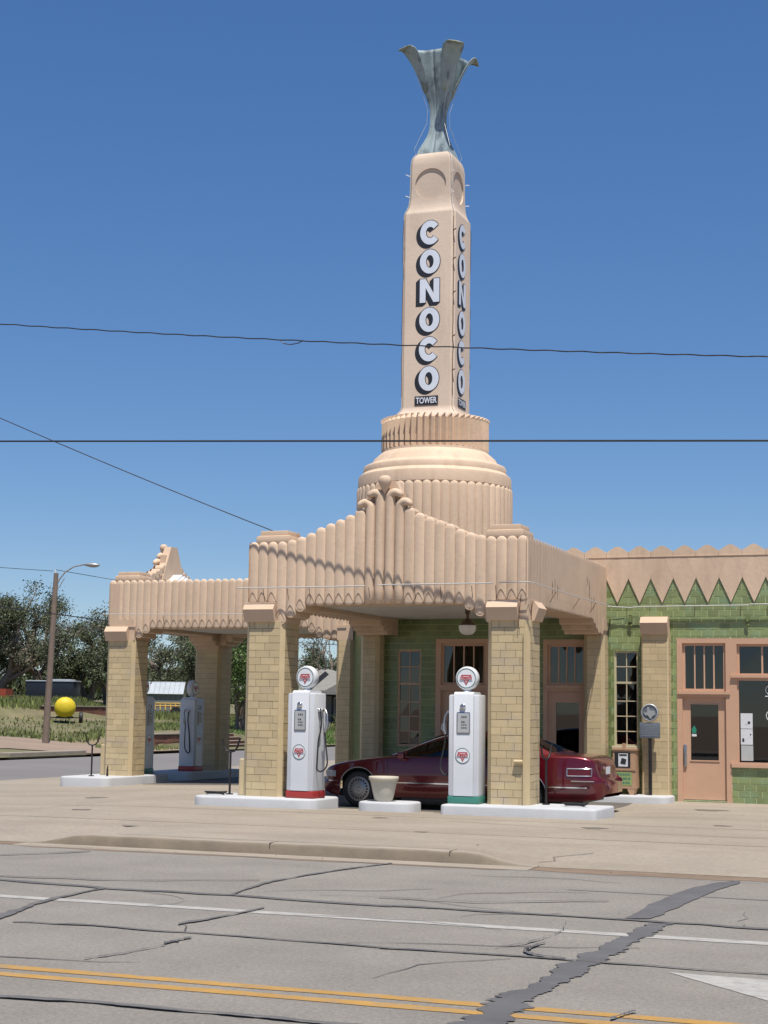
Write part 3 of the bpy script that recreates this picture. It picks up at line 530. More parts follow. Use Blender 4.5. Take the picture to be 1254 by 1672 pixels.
    c.tube([(-0.16, -0.12, zc), (1.2, -0.12, zc - 0.004), (W / 2 - .3, -0.12, zc + 0.004)], 0.011, 6); c.tube([(W / 2 - 0.05, -0.12, zc + .02), (W - 0.6, -0.12, zc + .02)], 0.011, 6)
    c.tube([(W - 0.5, -0.12, zc + 0.03), (W + 0.08, -0.12, zc + 0.03), (W + 0.12, 0.0, zc + .03), (W + 0.12, D * .3, zc + .01), (W + 0.12, D * 0.7, zc), (W + .12, D - 0.1, zc + 0.01)], 0.010, 6)
    c.build('conduit', neon, root)
    for x in (0.35, 0.85, 1.3, 2.5, 3.4, 3.9, 4.5, 4.95):
        MB().tube([(x, 0.03, zc - 0.24), (x + 0.02, -0.10, zc - 0.02)], 0.006, 5).build('bracket', rust, root)
    for y in (1.6, 3.4, 4.8): MB().tube([(W - 0.02, y, zc - 0.24), (W + 0.11, y + .02, zc - 0.02)], 0.006, 5).build('bracket', rust, root)
    return root

NB = 24; CH = (3.45 - 0.14) / NB
BLK = {}
def block_mesh(w_, h_, m=blockm):
    k = (round(w_, 3), round(h_, 3), m.name)
    if k not in BLK: BLK[k] = MB().add([(0, 0, 0), (w_, 0, 0), (w_, 0, h_), (0, 0, h_), (.003, -.007, .003), (w_ - .003, -.007, .003), (w_ - .003, -.007, h_ - .003), (.003, -.007, h_ - .003)], [(4, 5, 6, 7), (0, 1, 5, 4), (1, 2, 6, 5), (2, 3, 7, 6), (3, 0, 4, 7)]).mesh('block', m)
    return BLK[k]
def pillar(root, x0, x1, y0, y1, z0, z1, faces=('f', 'l', 'r'), singles=(), cham=0.07, caps=('f',), capz=3.70, stubs=False, course=0.138):
    """Chamfered masonry pillar with block faces and sloping plaster capitals."""
    c = cham; oct_ = [(x0 + c, y0), (x1 - c, y0), (x1, y0 + c), (x1, y1 - c), (x1 - c, y1), (x0 + c, y1), (x0, y1 - c), (x0, y0 + c)]
    p = MB().prism(oct_, 'z', z0, z1).build('pillar', mortar, root)
    ORG[p.name] = (0, 0, 0) if not ORG.get(root.name) else ORG[root.name]
    n = max(1, int(round((z1 - z0) / course))); ch = (z1 - z0) / n; joint = 0.004
    mass = MB()
    cor = MB()
    for sx_ in (-1, 1):                                                                    # plastered chamfers
        for sy_ in (-1, 1):
            ex, ey = (x1 if sx_ > 0 else x0), (y1 if sy_ > 0 else y0)
            cor.add([(ex - sx_ * c, ey + sy_ * .007, z0), (ex + sx_ * .007, ey - sy_ * c, z0), (ex + sx_ * .007, ey - sy_ * c, z1), (ex - sx_ * c, ey + sy_ * .007, z1)], [(0, 1, 2, 3)])
    cor.build('chamfer', blockm, p)
    for fc in faces:
        if fc == 'f': a, b, rot, org = x0 + c, x1 - c, 0, (0, y0)
        elif fc == 'b': a, b, rot, org = x0 + c, x1 - c, math.pi, (0, y1)
        elif fc == 'r': a, b, rot, org = y0 + c, y1 - c, math.pi / 2, (x1, 0)
        else: a, b, rot, org = y0 + c, y1 - c, -math.pi / 2, (x0, 0)
        W_ = b - a; bl = 0.285
        for k in range(n):
            cuts = [0.0]; q = bl * ((0.5 if k % 2 else 1.0) + random.uniform(-.18, .18))
            while q < W_ - 0.09: cuts.append(q); q += bl
            cuts.append(W_)
            for u, v in zip(cuts, cuts[1:]):
                w_ = v - u - joint; zz = z0 + k * ch + joint / 2; hh = ch - joint
                pr_ = random.uniform(-.002, .002)
                if fc == 'f': loc = (a + u + joint / 2, y0 + pr_, zz); rt = 0
                elif fc == 'b': loc = (b - u - joint / 2, y1 + pr_, zz); rt = math.pi
                elif fc == 'r': loc = (x1 + pr_, a + u + joint / 2, zz); rt = math.pi / 2
                else: loc = (x0 + pr_, b - u - joint / 2, zz); rt = -math.pi / 2
                if fc in singles:
                    off = ORG.get(p.name, (0, 0, 0))
                    inst('block', block_mesh(w_, hh), p, loc, (0, 0, rt))
                else:
                    d0, d1 = -0.007, 0.0
                    if fc == 'f': mass.box(loc[0], loc[0] + w_, y0 + d0 + pr_, y0, zz, zz + hh)
                    elif fc == 'b': mass.box(loc[0] - w_, loc[0], y1, y1 - d0 + pr_, zz, zz + hh)
                    elif fc == 'r': mass.box(x1, x1 - d0 + pr_, loc[1], loc[1] + w_, zz, zz + hh)
                    else: mass.box(x0 + d0 + pr_, x0, loc[1] - w_, loc[1], zz, zz + hh)
    if mass.v: mass.build('block_courses', blockstuff, p)['kind'] = 'stuff'
    for cp in caps:
        prof = [(0.0, capz + 0.10), (0.035, capz + 0.10), (0.135, capz - 0.03), (0.05, z1 - 0.01), (0.0, z1 - 0.01)]
        if cp == 'f': MB().prism([(y0 - o_, z) for o_, z in prof], 'x', x0 - 0.02, x1 - 0.17).build('capital', capm, p)
        if cp == 'fl': MB().prism([(y0 - o_, z) for o_, z in prof], 'x', x0 + 0.0, x1 - 0.19).build('capital', capm, p)
        if cp == 'ff': MB().prism([(y0 - o_, z) for o_, z in prof], 'x', x0 - 0.01, x1 + 0.01).build('capital', capm, p)
        if cp == 'r': MB().prism([(x1 + o_, z) for o_, z in prof], 'y', y0 + 0.18, y1 - 0.05).build('capital', capm, p)
        if cp == 'r2': MB().prism([(x1 + o_, z) for o_, z in prof], 'y', y0 - 0.02, y1 - 0.17).build('capital', capm, p)
        if cp == 'l': MB().prism([(x0 - o_, z) for o_, z in prof], 'y', y0 + 0.18, y1 - 0.05).build('capital', capm, p)
    MB().box(x0 + 0.015, x1 - 0.015, y0 + 0.015, y1 - 0.015, z1, capz + 0.11).build('neck', capm, p)
    return p

def full_canopy(loc, rz, D, label, singles_front, zbase):
    root = thing('canopy', label, 'canopy', loc, rz, 'fluted canopies over the pump islands', world=False)
    W = 5.53
    canopy(root, W, D, 0.042 if rz else 0.007)
    zb = zbase
    pl = pillar(root, -0.02, 0.76, 0.02, 0.80, zb, 3.45, ('f', 'r', 'l', 'b'), singles_front[0], caps=('f', 'l'))
    pr_ = pillar(root, W - 0.74, W + 0.03, 0.02, 0.80, zb, 3.45, ('f', 'r', 'l', 'b') if rz else ('f', 'r', 'l'), singles_front[1], caps=('f', 'r2') if rz else ('fl', 'r'))
    pillar(root, -0.01, 0.42, D - 0.42, D + 0.02, -0.2, 3.45, ('f', 'r', 'l'), (), caps=())
    pillar(root, W - 0.42, W + 0.02, D - 0.42, D + 0.02, -0.2, 3.45, ('f', 'r', 'l'), (), caps=())
    MB().bbox(-0.14, 0.02, 0.10, 0.5, zb, 0.86, 0.025).build('buttress', blockm, pl)
    MB().bbox(W - 0.50, W - 0.05, -0.11, 0.03, zb, 0.86, 0.025).build('buttress', blockm, pr_) if rz else None
    return root, pl, pr_
fc, fpl, fpr = full_canopy((-13.46, 28.15, 0), 0, 6.36, 'larger peach fluted canopy with a crested front below the tower', (('f', 'r'), ('f', 'r')), 0.16)
wc, wpl, wpr = full_canopy((-21.09, 41.53, 0), -math.pi / 2, 6.67, 'smaller looking peach fluted canopy at the left seen from its side', ((), ('r', 'b')), 0.09)
# pipe on the chamfer of the right front pillar, with a painted stub
W = 5.53
MB().tube([(W - 0.05, -0.01, 0.17), (W - 0.045, -0.01, 3.2)], 0.022, 8).tube([(W - 0.22, -0.03, 0.93), (W - 0.06, -0.035, 0.93)], 0.035, 8).build('drain_pipe', blockm, fpr, 50)
MB().tube([(W - 0.10, -0.03, 3.90), (W - 0.14, -0.035, 3.6), (W - 0.15, -0.03, 3.28)], 0.007, 5).build('cable', rust, fpr)

def pendant(loc, label, glassy=True):
    t = thing('pendant_lamp', label, 'lamp', loc, 0, 'lamps hanging under the canopies', world=False)
    MB().lathe([(0.05, 0.5), (0.05, 0.32), (0.03, 0.30), (0.03, 0.22), (0.06, 0.20), (0.16, 0.10), (0.175, 0.085)], seg=20).build('fitting', lampdark, t, 40)
    if glassy: MB().lathe([(0.17, 0.085), (0.172, 0.03), (0.15, -0.04), (0.10, -0.09), (0.03, -0.105)], seg=20).build('bowl', lampglass, t, 60)
    else: MB().lathe([(0.03, 0.26), (0.10, 0.20), (0.33, 0.06), (0.34, 0.045), (0.30, 0.05)], seg=24, cap=False).build('shade', lampdark, t, 40)
    return t
pendant((-9.72, 30.25, 3.38), 'pendant lamp with white glass bowl under the front canopy')
pendant((-18.05, 38.4, 3.42), 'dark conical lamp shade hanging under the far canopy', False)

# ================================================================== TOWER
TX, TY = -10.70, 31.05
tw = thing('tower', 'tall lettered peach tower with a metal tulip on top, above the front canopy', 'tower', (TX, TY, 4.6), world=False)
T0 = 4.6
def tb(mb, name, m, parent=tw, smooth=None):
    mb.v = [(p[0], p[1], p[2] - T0) for p in mb.v]; return mb.build(name, m, parent, smooth)
tb(MB().lathe([(1.53, 4.6), (1.53, 6.22), (1.56, 6.26), (1.555, 6.44), (1.54, 6.49), (1.47, 6.545), (1.455, 6.56), (1.455, 6.66), (1.43, 6.70), (1.35, 6.735), (1.30, 6.745), (1.285, 6.76), (1.24, 6.85), (1.14, 6.94), (1.09, 6.98), (1.085, 7.03), (1.0, 7.035), (1.0, 7.60), (0.3, 7.62)], seg=96), 'drum', cream, smooth=35)
nd = 54; fm = None
fr_r = math.pi * 1.56 / nd * 1.06
rows_ = []
stt = [(0.004, 0)] + [(fr_r * math.sin(R(30 * k)), fr_r * (1 - math.cos(R(30 * k)))) for k in (1, 2, 3)]
for r_, z_ in [(fr_r, 0.0), (fr_r, 1.0)] + [(r_, 1.67 - z_) for r_, z_ in stt[::-1]]:
    rows_.append([(0.55 * r_ * math.cos(math.pi * k / 8 - math.pi / 2), r_ * math.sin(math.pi * k / 8 - math.pi / 2), z_) for k in range(9)])
dm = MB().grid(rows_).mesh('drum_flute', cream, 60)
for k in range(nd):
    a = 2 * math.pi * (k + 0.5) / nd; inst('drum_flute', dm, tw, (1.53 * math.cos(a), 1.53 * math.sin(a), 0), (0, 0, a))
nfin = 50; half = math.pi * 1.02 / nfin
finm = MB().prism([(0.985, -half * 0.98), (1.095, half * 0.15), (0.985, half * 0.98)], 'z', 7.04, 7.60).add(
    [(0.985, -half * .98, 7.60), (1.095, half * .15, 7.60), (0.985, half * .98, 7.60), (0.93, 0, 7.70), (1.12, half * .15, 7.67)], [(0, 1, 4, 3), (1, 2, 3, 4)])
finm.v = [(p[0], p[1], p[2] - T0) for p in finm.v]; finm = finm.mesh('fin', cream)
for k in range(nfin): inst('fin', finm, tw, (0, 0, 0), (0, 0, 2 * math.pi * (k + 0.5) / nfin))
# square shaft, neck and head block
ST = [(7.58, .745), (7.66, .725), (7.70, .69), (7.75, .635), (7.80, .598), (7.86, .573), (7.90, .566), (11.90, .563), (11.935, .555), (11.97, .53), (12.04, .50), (12.14, .475), (12.28, .462), (12.5, .457), (12.98, .452), (13.10, .438), (13.18, .41), (13.24, .36), (13.275, .27), (13.285, .15)]
rows_ = []
for z, h in ST:
    c = min(0.075, h * 0.2) if z < 11.95 else min(0.05, h * .2)
    rows_.append([(h - c, -h, z), (h, -h + c, z), (h, h - c, z), (h - c, h, z), (-h + c, h, z), (-h, h - c, z), (-h, -h + c, z), (-h + c, -h, z)])
sh = MB().grid(rows_, close=True); sh.add(rows_[0], [tuple(range(8))]); sh.add(rows_[-1], [tuple(range(8))])
bm = bmesh.new(); shaft = tb(sh, 'shaft', shaftm); bm.from_mesh(shaft.data); bmesh.ops.remove_doubles(bm, verts=bm.verts[:], dist=1e-4); bmesh.ops.recalc_face_normals(bm, faces=bm.faces[:]); bm.to_mesh(shaft.data); bm.free()
cut = MB()
for ax in ('y', 'x'):
    for sg in (-1, 1): cut.lathe([(0.335, sg * 0.425), (0.335, sg * 0.6)], (0, 0, 12.55 - T0), 40, ax)
co = cut.build('cutter', shaftm); co.parent = tw
md = shaft.modifiers.new('b', 'BOOLEAN'); md.operation = 'DIFFERENCE'; md.object = co; md.solver = 'EXACT'
bpy.context.view_layer.update()
nm = bpy.data.meshes.new_from_object(shaft.evaluated_get(bpy.context.evaluated_depsgraph_get())); shaft.modifiers.clear(); shaft.data = nm
bpy.data.objects.remove(co)
nm.polygons.foreach_set('use_smooth', [True] * len(nm.polygons)); nm.set_sharp_from_angle(angle=R(28))
# lettering
def ring_pts(rx, ry, a0, a1, n=40): return [(rx * math.cos(R(a0 + (a1 - a0) * k / n)), ry * math.sin(R(a0 + (a1 - a0) * k / n))) for k in range(n + 1)]
def letter(ch, e=0.0):
    """Vertices and faces of a heavy letter about the origin, 0.42 x 0.50, grown by e."""
    if ch in 'OC':
        a0, a1 = (0, 360) if ch == 'O' else (38 - e * 130, 322 + e * 130)
        o_ = ring_pts(0.215 + e, 0.252 + e, a0, a1); i_ = ring_pts((0.080 if ch == 'O' else 0.092) - e, (0.132 if ch == 'O' else 0.118) - e, a0, a1); n = len(o_)
        return o_ + i_, [(k, k + 1, n + k + 1, n + k) for k in range(n - 1)]
    x, y, t = 0.21 + e, 0.245 + e, 0.125
    P_ = [(-x, -y), (-x + t + 2 * e, -y), (-x + t + 2 * e, 0.06 - 2 * e), (x - t - 2 * e, -y), (x, -y), (x, y), (x - t - 2 * e, y), (x - t - 2 * e, -0.06 + 2 * e), (-x + t + 2 * e, y), (-x, y)]
    return P_, [(0, 1, 2, 9), (2, 8, 9), (2, 3, 7, 8), (3, 4, 5, 7), (5, 6, 7)]
zc0 = 11.485
for face in ('front', 'right'):
    for k, ch in enumerate('CONOCO'):
        zc = zc0 - 0.606 * k
        def place(p, d):
            u, v = p
            return (u + 0.045, -0.564 - d, zc + v) if face == 'front' else (0.564 + d, u - 0.05, zc + v)
        bk = MB()
        for q in range(9):
            vs_, fs = letter(ch, 0.014); sx_, sy_ = -0.075 * q / 8, -0.062 * q / 8
            bk.add([place((p[0] + sx_, p[1] + sy_), 0.003 + 0.0004 * (8 - q)) for p in vs_], fs)
        lt = tb(bk, 'letter_shadow', letterb, shaft)
        vs_, fs = letter(ch); tb(MB().add([place(p, 0.010) for p in vs_], fs), 'letter', letterw, shaft)
    def place(p, d): return (p[0] - 0.0, -0.565 - d, 8.005 + p[1]) if face == 'front' else (0.565 + d, p[0] - 0.03, 8.005 + p[1])
    tb(MB().add([place(p, 0.012) for p in ((-0.25, -0.095), (0.25, -0.095), (0.25, 0.095), (-0.25, 0.095))], [(0, 1, 2, 3)]), 'name_plate', letterb, shaft)
    vs_, fs = text_verts('TOWER', 0.17, 0.004)
    sxx = 0.45 / (max(p[0] for p in vs_) - min(p[0] for p in vs_))
    tb(MB().add([place((p[0] * sxx, p[1]), 0.015) for p in vs_], fs), 'plate_lettering', letterw, shaft)
# conduits up the corners
for sx, sy in ((-1, -1), (1, -1), (1, 1)):
    pts = []
    for z, h in ST[3:]:
        e = h - (0.026 if z < 11.95 else 0.012); pts.append((sx * e, sy * e, z))
    tb(MB().tube([p_ for p_ in pts if p_[2] < 11.95], 0.007, 6), 'conduit', shaftm, tw); tb(MB().tube([p_ for p_ in pts[:-2] if p_[2] > 11.89], 0.007, 6), 'conduit', neon, tw)
    tb(MB().tube([(sx * .545 + random.uniform(-.012, .012), sy * .55 + random.uniform(-.008, .008), z) for z in fr(8.1, 11.8, 0.2)], 0.006, 5), 'wire', rust, tw)
    tb(MB().tube([(sx * .36, sy * .36, 13.2), (sx * .39, sy * .39, 13.34), (sx * .30, sy * .30, 13.62), (sx * .19, sy * .19, 13.95), (sx * .18, sy * .18, 14.25), (sx * .27, sy * .27, 14.6), (sx * .36, sy * .36, 14.9)], 0.0035, 5), 'conduit', neon, tw)
    for z in (12.3, 12.75): tb(MB().tube([(sx * .45, sy * .45, z), (sx * .52, sy * .52, z + .02)], 0.01, 5), 'insulator', emblem_white, tw)
for z in (8.6, 9.3, 10.2, 10.9, 11.5): tb(MB().tube([(0.53, -0.53, z), (0.60, -0.58, z + .02)], 0.012, 5), 'insulator', rust, tw)
# metal tulip: four petals with outward curling tips on the corners
RC = [(13.18, .50), (13.32, .45), (13.45, .375), (13.57, .30), (13.72, .225), (13.9, .188), (14.1, .178), (14.26, .19), (14.45, .25), (14.67, .35), (14.85, .42), (15.0, .475), (15.2, .56), (15.35, .635), (15.48, .71)]
RA = [(13.18, .31), (13.32, .285), (13.45, .24), (13.57, .195), (13.72, .15), (13.9, .124), (14.1, .117), (14.26, .125), (14.45, .165), (14.67, .23), (14.85, .275), (15.0, .305), (15.2, .335), (15.35, .355), (15.48, .37)]
def petal():
    """One corner of the tulip: a flat-sided vase corner whose rib grows into a narrow curling petal."""
    rows_ = []; us = [-1, -.8, -.6, -.5, -.4, -.28, -.14, 0, .14, .28, .4, .5, .6, .8, 1]; nu = len(us) - 1
    zs_ = fr(13.18, 15.46, 0.07)
    for z in zs_:
        rc, a = sinterp(z, RC), sinterp(z, RA); row = []
        for u in us:
            px, py = (a, a * (1 - abs(u))); out = max(0.0, rc - a * 1.4142) * max(0, 1 - (abs(u) / 0.5) ** 1.6) / 1.4142
            px += out; py += out; row.append((px, py, z) if u > 0 else (py, px, z))
        rows_.append(row)
    nb_ = len(rows_)
    tip = MB().grid(rows_)
    # narrow petal blade above the rim
    rows_ = []
    path_ = [(.32, 14.60, .05), (.405, 14.82, .11), (.48, 15.0, .16), (.57, 15.2, .20), (.65, 15.345, .225), (.73, 15.435, .23), (.80, 15.475, .21), (.865, 15.475, .17), (.915, 15.445, .115), (.94, 15.41, .05)]
    for q, (rc, z, wd) in enumerate(path_):
        row = []
        for k in range(9):
            u = -1 + k / 4; bow = 0.075 * abs(u) ** 1.6
            rr_ = rc + .008 - bow; px = (rr_ + u * wd) / 1.4142; py = (rr_ - u * wd) / 1.4142
            row.append((px, py, z + 0.02 * abs(u) ** 2))
        rows_.append(row)
    tip.grid(rows_[:7], 0); tip.grid(rows_[6:], 1)
    return tip
pm = petal(); pm.v = [(p[0], p[1], p[2] - T0) for p in pm.v]; pmesh = pm.mesh('petal', [flowerm, flowertip], 60)
for k in range(4):
    p_ = inst('petal', pmesh, tw, (0, 0, 0), (0, 0, -math.pi / 2 + k * math.pi / 2)); sol = p_.modifiers.new('s', 'SOLIDIFY'); sol.thickness = 0.016
tb(MB().lathe([(0.07, 13.2), (0.07, 14.6)], seg=10), 'mast', steel, tw)

# ================================================================== STATION BUILDING
YW = 34.5; XW0, XW1 = -13.5, 9.0
bd = thing('station_building', 'long green tiled station building with peach zigzag parapet', 'building', (-6.0, YW, 0))
OP = [(-12.72, -12.17, 1.02, 3.16), (-11.82, -10.55, 0.03, 3.40), (-9.35, -8.33, 0.03, 3.38), (-7.78, -7.27, 1.12, 3.13), (-6.44, -5.33, 0.03, 3.40), (-5.33, -2.30, 0.73, 3.40), (-2.30, 0.6, 0.73, 3.40), (2.2, 5.2, 0.73, 3.40)]
def inop(x, z): return any(a < x < b and c < z < d for a, b, c, d in OP)
xs = sorted(set([XW0, XW1] + [v for o_ in OP for v in o_[:2]])); zs = sorted(set([-0.3, 5.2] + [v for o_ in OP for v in o_[2:]]))
wl = MB(); dep = 0.24
for i in range(len(xs) - 1):
    for j in range(len(zs) - 1):
        a, b, c, d = xs[i], xs[i + 1], zs[j], zs[j + 1]
        if not inop((a + b) / 2, (c + d) / 2): wl.box(a, b, YW, YW + dep, c, d)
wl.box(XW0, XW1, 48, 48.2, -0.3, 5.2); wl.box(XW1, XW1 + .2, YW, 48.2, -0.3, 5.2)
wl.box(-14.45, -14.2, 36.15, 48, -0.3, 5.2)
wl.prism([(-13.5, YW), (-13.3, YW + .24), (-14.2, 36.3), (-14.45, 36.15)], 'z', -0.3, 5.2)
wl.build('wall', grout, bd)
MB().box(-14.3, XW1, YW + dep, 48, 4.6, 4.75).build('roof', roofm, bd)
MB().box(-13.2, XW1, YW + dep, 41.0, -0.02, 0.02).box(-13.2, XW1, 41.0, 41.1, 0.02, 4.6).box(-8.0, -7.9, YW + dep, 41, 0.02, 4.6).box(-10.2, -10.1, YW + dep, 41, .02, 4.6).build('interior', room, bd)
# tiles
TW, TH, GJ = 0.241, 0.1385, 0.010
tiles = []
k = 0; z = -0.02
def clip(x0, x1, z0, z1):
    out = [(x0, x1, z0, z1)]
    for a, b, c, d in OP:
        a -= 0.0; nxt = []
        for (p0, p1, q0, q1) in out:
            if p1 <= a or p0 >= b or q1 <= c or q0 >= d: nxt.append((p0, p1, q0, q1)); continue
            if p0 < a: nxt.append((p0, a, q0, q1))
            if p1 > b: nxt.append((b, p1, q0, q1))
            m0, m1 = max(p0, a), min(p1, b)
            if q0 < c: nxt.append((m0, m1, q0, c))
            if q1 > d: nxt.append((m0, m1, d, q1))
        out = nxt
    return [r_ for r_ in out if r_[1] - r_[0] > 0.03 and r_[3] - r_[2] > 0.02]
while z < 4.75:
    x = XW0 + (TW / 2 if k % 2 else 0) - TW
    while x < 3.0:
        for (a, b, c, d) in clip(max(XW0, x), x + TW, z, z + TH): tiles.append((a, b, c, d))
        x += TW
    z += TH; k += 1
tm = MB().bbox(0, 1, -0.012, 0.02, 0, 1, 0.0).mesh('tile', tileg) if False else None
def tile_mesh():
    m_ = MB(); e = 0.03
    m_.add([(0, 0, 0), (1, 0, 0), (1, 0, 1), (0, 0, 1), (e * .6, -0.006, e), (1 - e * .6, -0.006, e), (1 - e * .6, -0.006, 1 - e), (e * .6, -0.006, 1 - e)],
           [(4, 5, 6, 7), (0, 1, 5, 4), (1, 2, 6, 5), (2, 3, 7, 6), (3, 0, 4, 7)])
    return m_.mesh('tile', tileg)
tm = tile_mesh()
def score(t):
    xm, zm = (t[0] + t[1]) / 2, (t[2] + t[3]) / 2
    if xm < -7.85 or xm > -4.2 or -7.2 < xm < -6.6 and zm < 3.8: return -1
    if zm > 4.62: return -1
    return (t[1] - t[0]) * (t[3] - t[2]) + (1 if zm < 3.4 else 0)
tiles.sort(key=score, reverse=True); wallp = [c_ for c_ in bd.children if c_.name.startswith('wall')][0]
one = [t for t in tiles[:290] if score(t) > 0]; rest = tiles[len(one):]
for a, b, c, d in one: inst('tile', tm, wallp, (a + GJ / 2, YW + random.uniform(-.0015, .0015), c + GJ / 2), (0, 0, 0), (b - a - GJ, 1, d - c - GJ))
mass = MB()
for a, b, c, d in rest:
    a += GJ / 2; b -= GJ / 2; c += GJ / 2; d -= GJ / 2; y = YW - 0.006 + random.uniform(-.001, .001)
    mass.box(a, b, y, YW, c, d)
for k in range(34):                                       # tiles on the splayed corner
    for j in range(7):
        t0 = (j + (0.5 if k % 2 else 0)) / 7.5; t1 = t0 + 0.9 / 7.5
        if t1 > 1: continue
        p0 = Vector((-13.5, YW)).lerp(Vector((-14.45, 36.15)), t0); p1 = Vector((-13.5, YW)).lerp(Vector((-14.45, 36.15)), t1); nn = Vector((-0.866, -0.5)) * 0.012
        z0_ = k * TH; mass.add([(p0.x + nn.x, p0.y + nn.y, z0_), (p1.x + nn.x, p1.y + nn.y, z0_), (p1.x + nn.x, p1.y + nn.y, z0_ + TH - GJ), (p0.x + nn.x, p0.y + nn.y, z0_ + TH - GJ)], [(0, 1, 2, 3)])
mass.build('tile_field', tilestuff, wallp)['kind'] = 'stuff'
# zigzag parapet: pointed peach panels with a row of kites over the joints
ST_ = 0.4825; x = -7.70 - ST_ * 12
pan = MB().prism([(0, 4.15), (ST_ / 2 - .003, 4.675), (ST_ / 2 - .003, 5.25), (0.085, 5.345), (0.04, 5.37), (0, 5.375), (-0.04, 5.37), (-0.085, 5.345), (-ST_ / 2 + .003, 5.25), (-ST_ / 2 + .003, 4.675)], 'y', -0.016, 0.02).mesh('parapet_panel', cream)
kite = MB().prism([(0, 4.70), (ST_ * .40, 5.12), (-ST_ * .40, 5.12)], 'y', -0.0175, 0.0).mesh('parapet_kite', cream)
x0p = -7.22
for i in range(-11, 21):
    xx = x0p + i * ST_
    if xx - .25 < XW0: continue
    inst('parapet_panel', pan, bd, (xx, YW - 0.016, 0)); inst('parapet_kite', kite, bd, (xx + ST_ / 2, YW - 0.016, 0))
MB().box(XW0, XW1, YW - 0.012, YW + 0.25, 4.70, 5.225).build('parapet_wall', cream_dirty, bd)
MB().box(XW0, XW1, YW - 0.045, YW - 0.02, 5.137, 5.148).build('parapet_band', cream_dirty, bd)
# conduit on the wall
c = MB().tube([(-7.9, YW - 0.12, 4.08), (-7.4, YW - 0.13, 4.05), (-7.2, YW - 0.13, 4.07), (-4.9, YW - .13, 4.08)], 0.012, 6).tube([(-4.88, YW - .13, 4.10), (3, YW - .13, 4.10)], 0.012, 6)
c.build('conduit', neon, bd)
for x in (-7.5, -7.0, -6.05, -5.1, -4.55, -3.5): MB().tube([(x, YW - 0.02, 3.86), (x + 0.02, YW - 0.12, 4.06)], 0.006, 5).build('bracket', rust, bd)
MB().box(-6.6, 2, YW - 0.055, YW - 0.012, 3.78, 3.80).build('pipe_rail', tilestuff, bd)
for x in (-7.42, -4.95): MB().bbox(x - .03, x + .03, YW - 0.09, YW - 0.01, 3.74, 3.90, 0.01).tube([(x, YW - .05, 3.9), (x - .03, YW - .05, 3.72), (x + .03, YW - .06, 3.66)], 0.02, 6).build('bracket_box', tilestuff, bd)
MB().tube([(-7.55, YW - 0.05, 3.82), (-7.86, YW - 0.06, 3.80), (-7.93, YW - 0.07, 3.2), (-8.02, YW - 0.2, 2.2), (-8.02, YW - .3, 1.6)], 0.011, 6).build('cable', blackp, bd)
# openings
def window(name, x0, x1, z0, z1, cols, rows_z, fm_, fw_=0.05, bar=0.022, y=YW + 0.05, midrail=None, parent=None, gl=glass, label=None):
    m = MB(); par = parent or bd
    m.box(x0, x1, y, y + .07, z0, z0 + fw_).box(x0, x1, y, y + .07, z1 - fw_, z1).box(x0, x0 + fw_, y + .001, y + .069, z0 + fw_, z1 - fw_).box(x1 - fw_, x1, y + .001, y + .069, z0 + fw_, z1 - fw_)
    wn = m.build(name, fm_, par); ORG[wn.name] = ORG[par.name]
    if label: wn['label'] = label
    zsx = [z0 + fw_] + list(rows_z) + [z1 - fw_]; xsx = [x0 + fw_ + (x1 - x0 - 2 * fw_) * k / cols for k in range(cols + 1)]
    if parent is None or True:
        for k in range(1, cols): MB().box(xsx[k] - bar / 2, xsx[k] + bar / 2, y + .012, y + .055, zsx[0], zsx[-1]).build('glazing_bar', fm_, wn)
        for zz in rows_z:
            b = bar * (2.2 if midrail and abs(zz - midrail) < .01 else 1); MB().box(x0 + fw_, x1 - fw_, y + .008, y + .06, zz - b / 2, zz + b / 2).build('glazing_bar', fm_, wn)
        for j in range(len(zsx) - 1):
            for k in range(cols):
                MB().add([(xsx[k], y + .03, zsx[j]), (xsx[k + 1], y + .03, zsx[j]), (xsx[k + 1], y + .03 + random.uniform(-.003, .003), zsx[j + 1]), (xsx[k], y + .03 + random.uniform(-.003, .003), zsx[j + 1])], [(0, 1, 2, 3)]).build('pane', gl, wn)
    return wn
def hdoor(x0, x1, zt, gx0, gx1, gz0, gz1, label=None):
    y = YW + 0.06; m = MB()
    m.box(x0, gx0, y, y + .045, 0.045, zt).box(gx1, x1, y, y + .045, 0.045, zt).box(gx0, gx1, y + .001, y + .044, 0.045, gz0).box(gx0, gx1, y + .001, y + .044, gz1, zt)
    m.box(gx0 - .02, gx1 + .02, y - .012, y, gz0 - .025, gz0).box(gx0 - .02, gx1 + .02, y - .008, y, gz1, gz1 + .015)
    d = m.build('door', salmon, bd); ORG[d.name] = ORG[bd.name]
    MB().add([(gx0, y + .02, gz0), (gx1, y + .02, gz0), (gx1, y + .02, gz1), (gx0, y + .02, gz1)], [(0, 1, 2, 3)]).build('pane', glass, d)
    MB().box(x0, x1, y - .03, y + .05, 0.0, 0.035).build('threshold', steel, d)
    if label: d['label'] = label
    return d
def doorset(x0, x1, zt, dz, fwid=0.10):
    y = YW - 0.012; m = MB()
    m.box(x0, x0 + fwid, y, y + .16, 0.0, zt).box(x1 - fwid, x1, y, y + .16, 0.0, zt).box(x0 + fwid, x1 - fwid, y + .002, y + .158, zt - 0.10, zt)
    m.box(x0 + fwid, x1 - fwid, y + .004, y + .15, dz, dz + 0.10).box(x0 + .02, x1 - .02, y - .03, y, dz + 0.06, dz + 0.12)
    m.build('door_frame', salmon, bd)
    window('transom_window', x0 + fwid, x1 - fwid, dz + 0.12, zt - 0.10, 4, [], salmon, 0.055, 0.028)
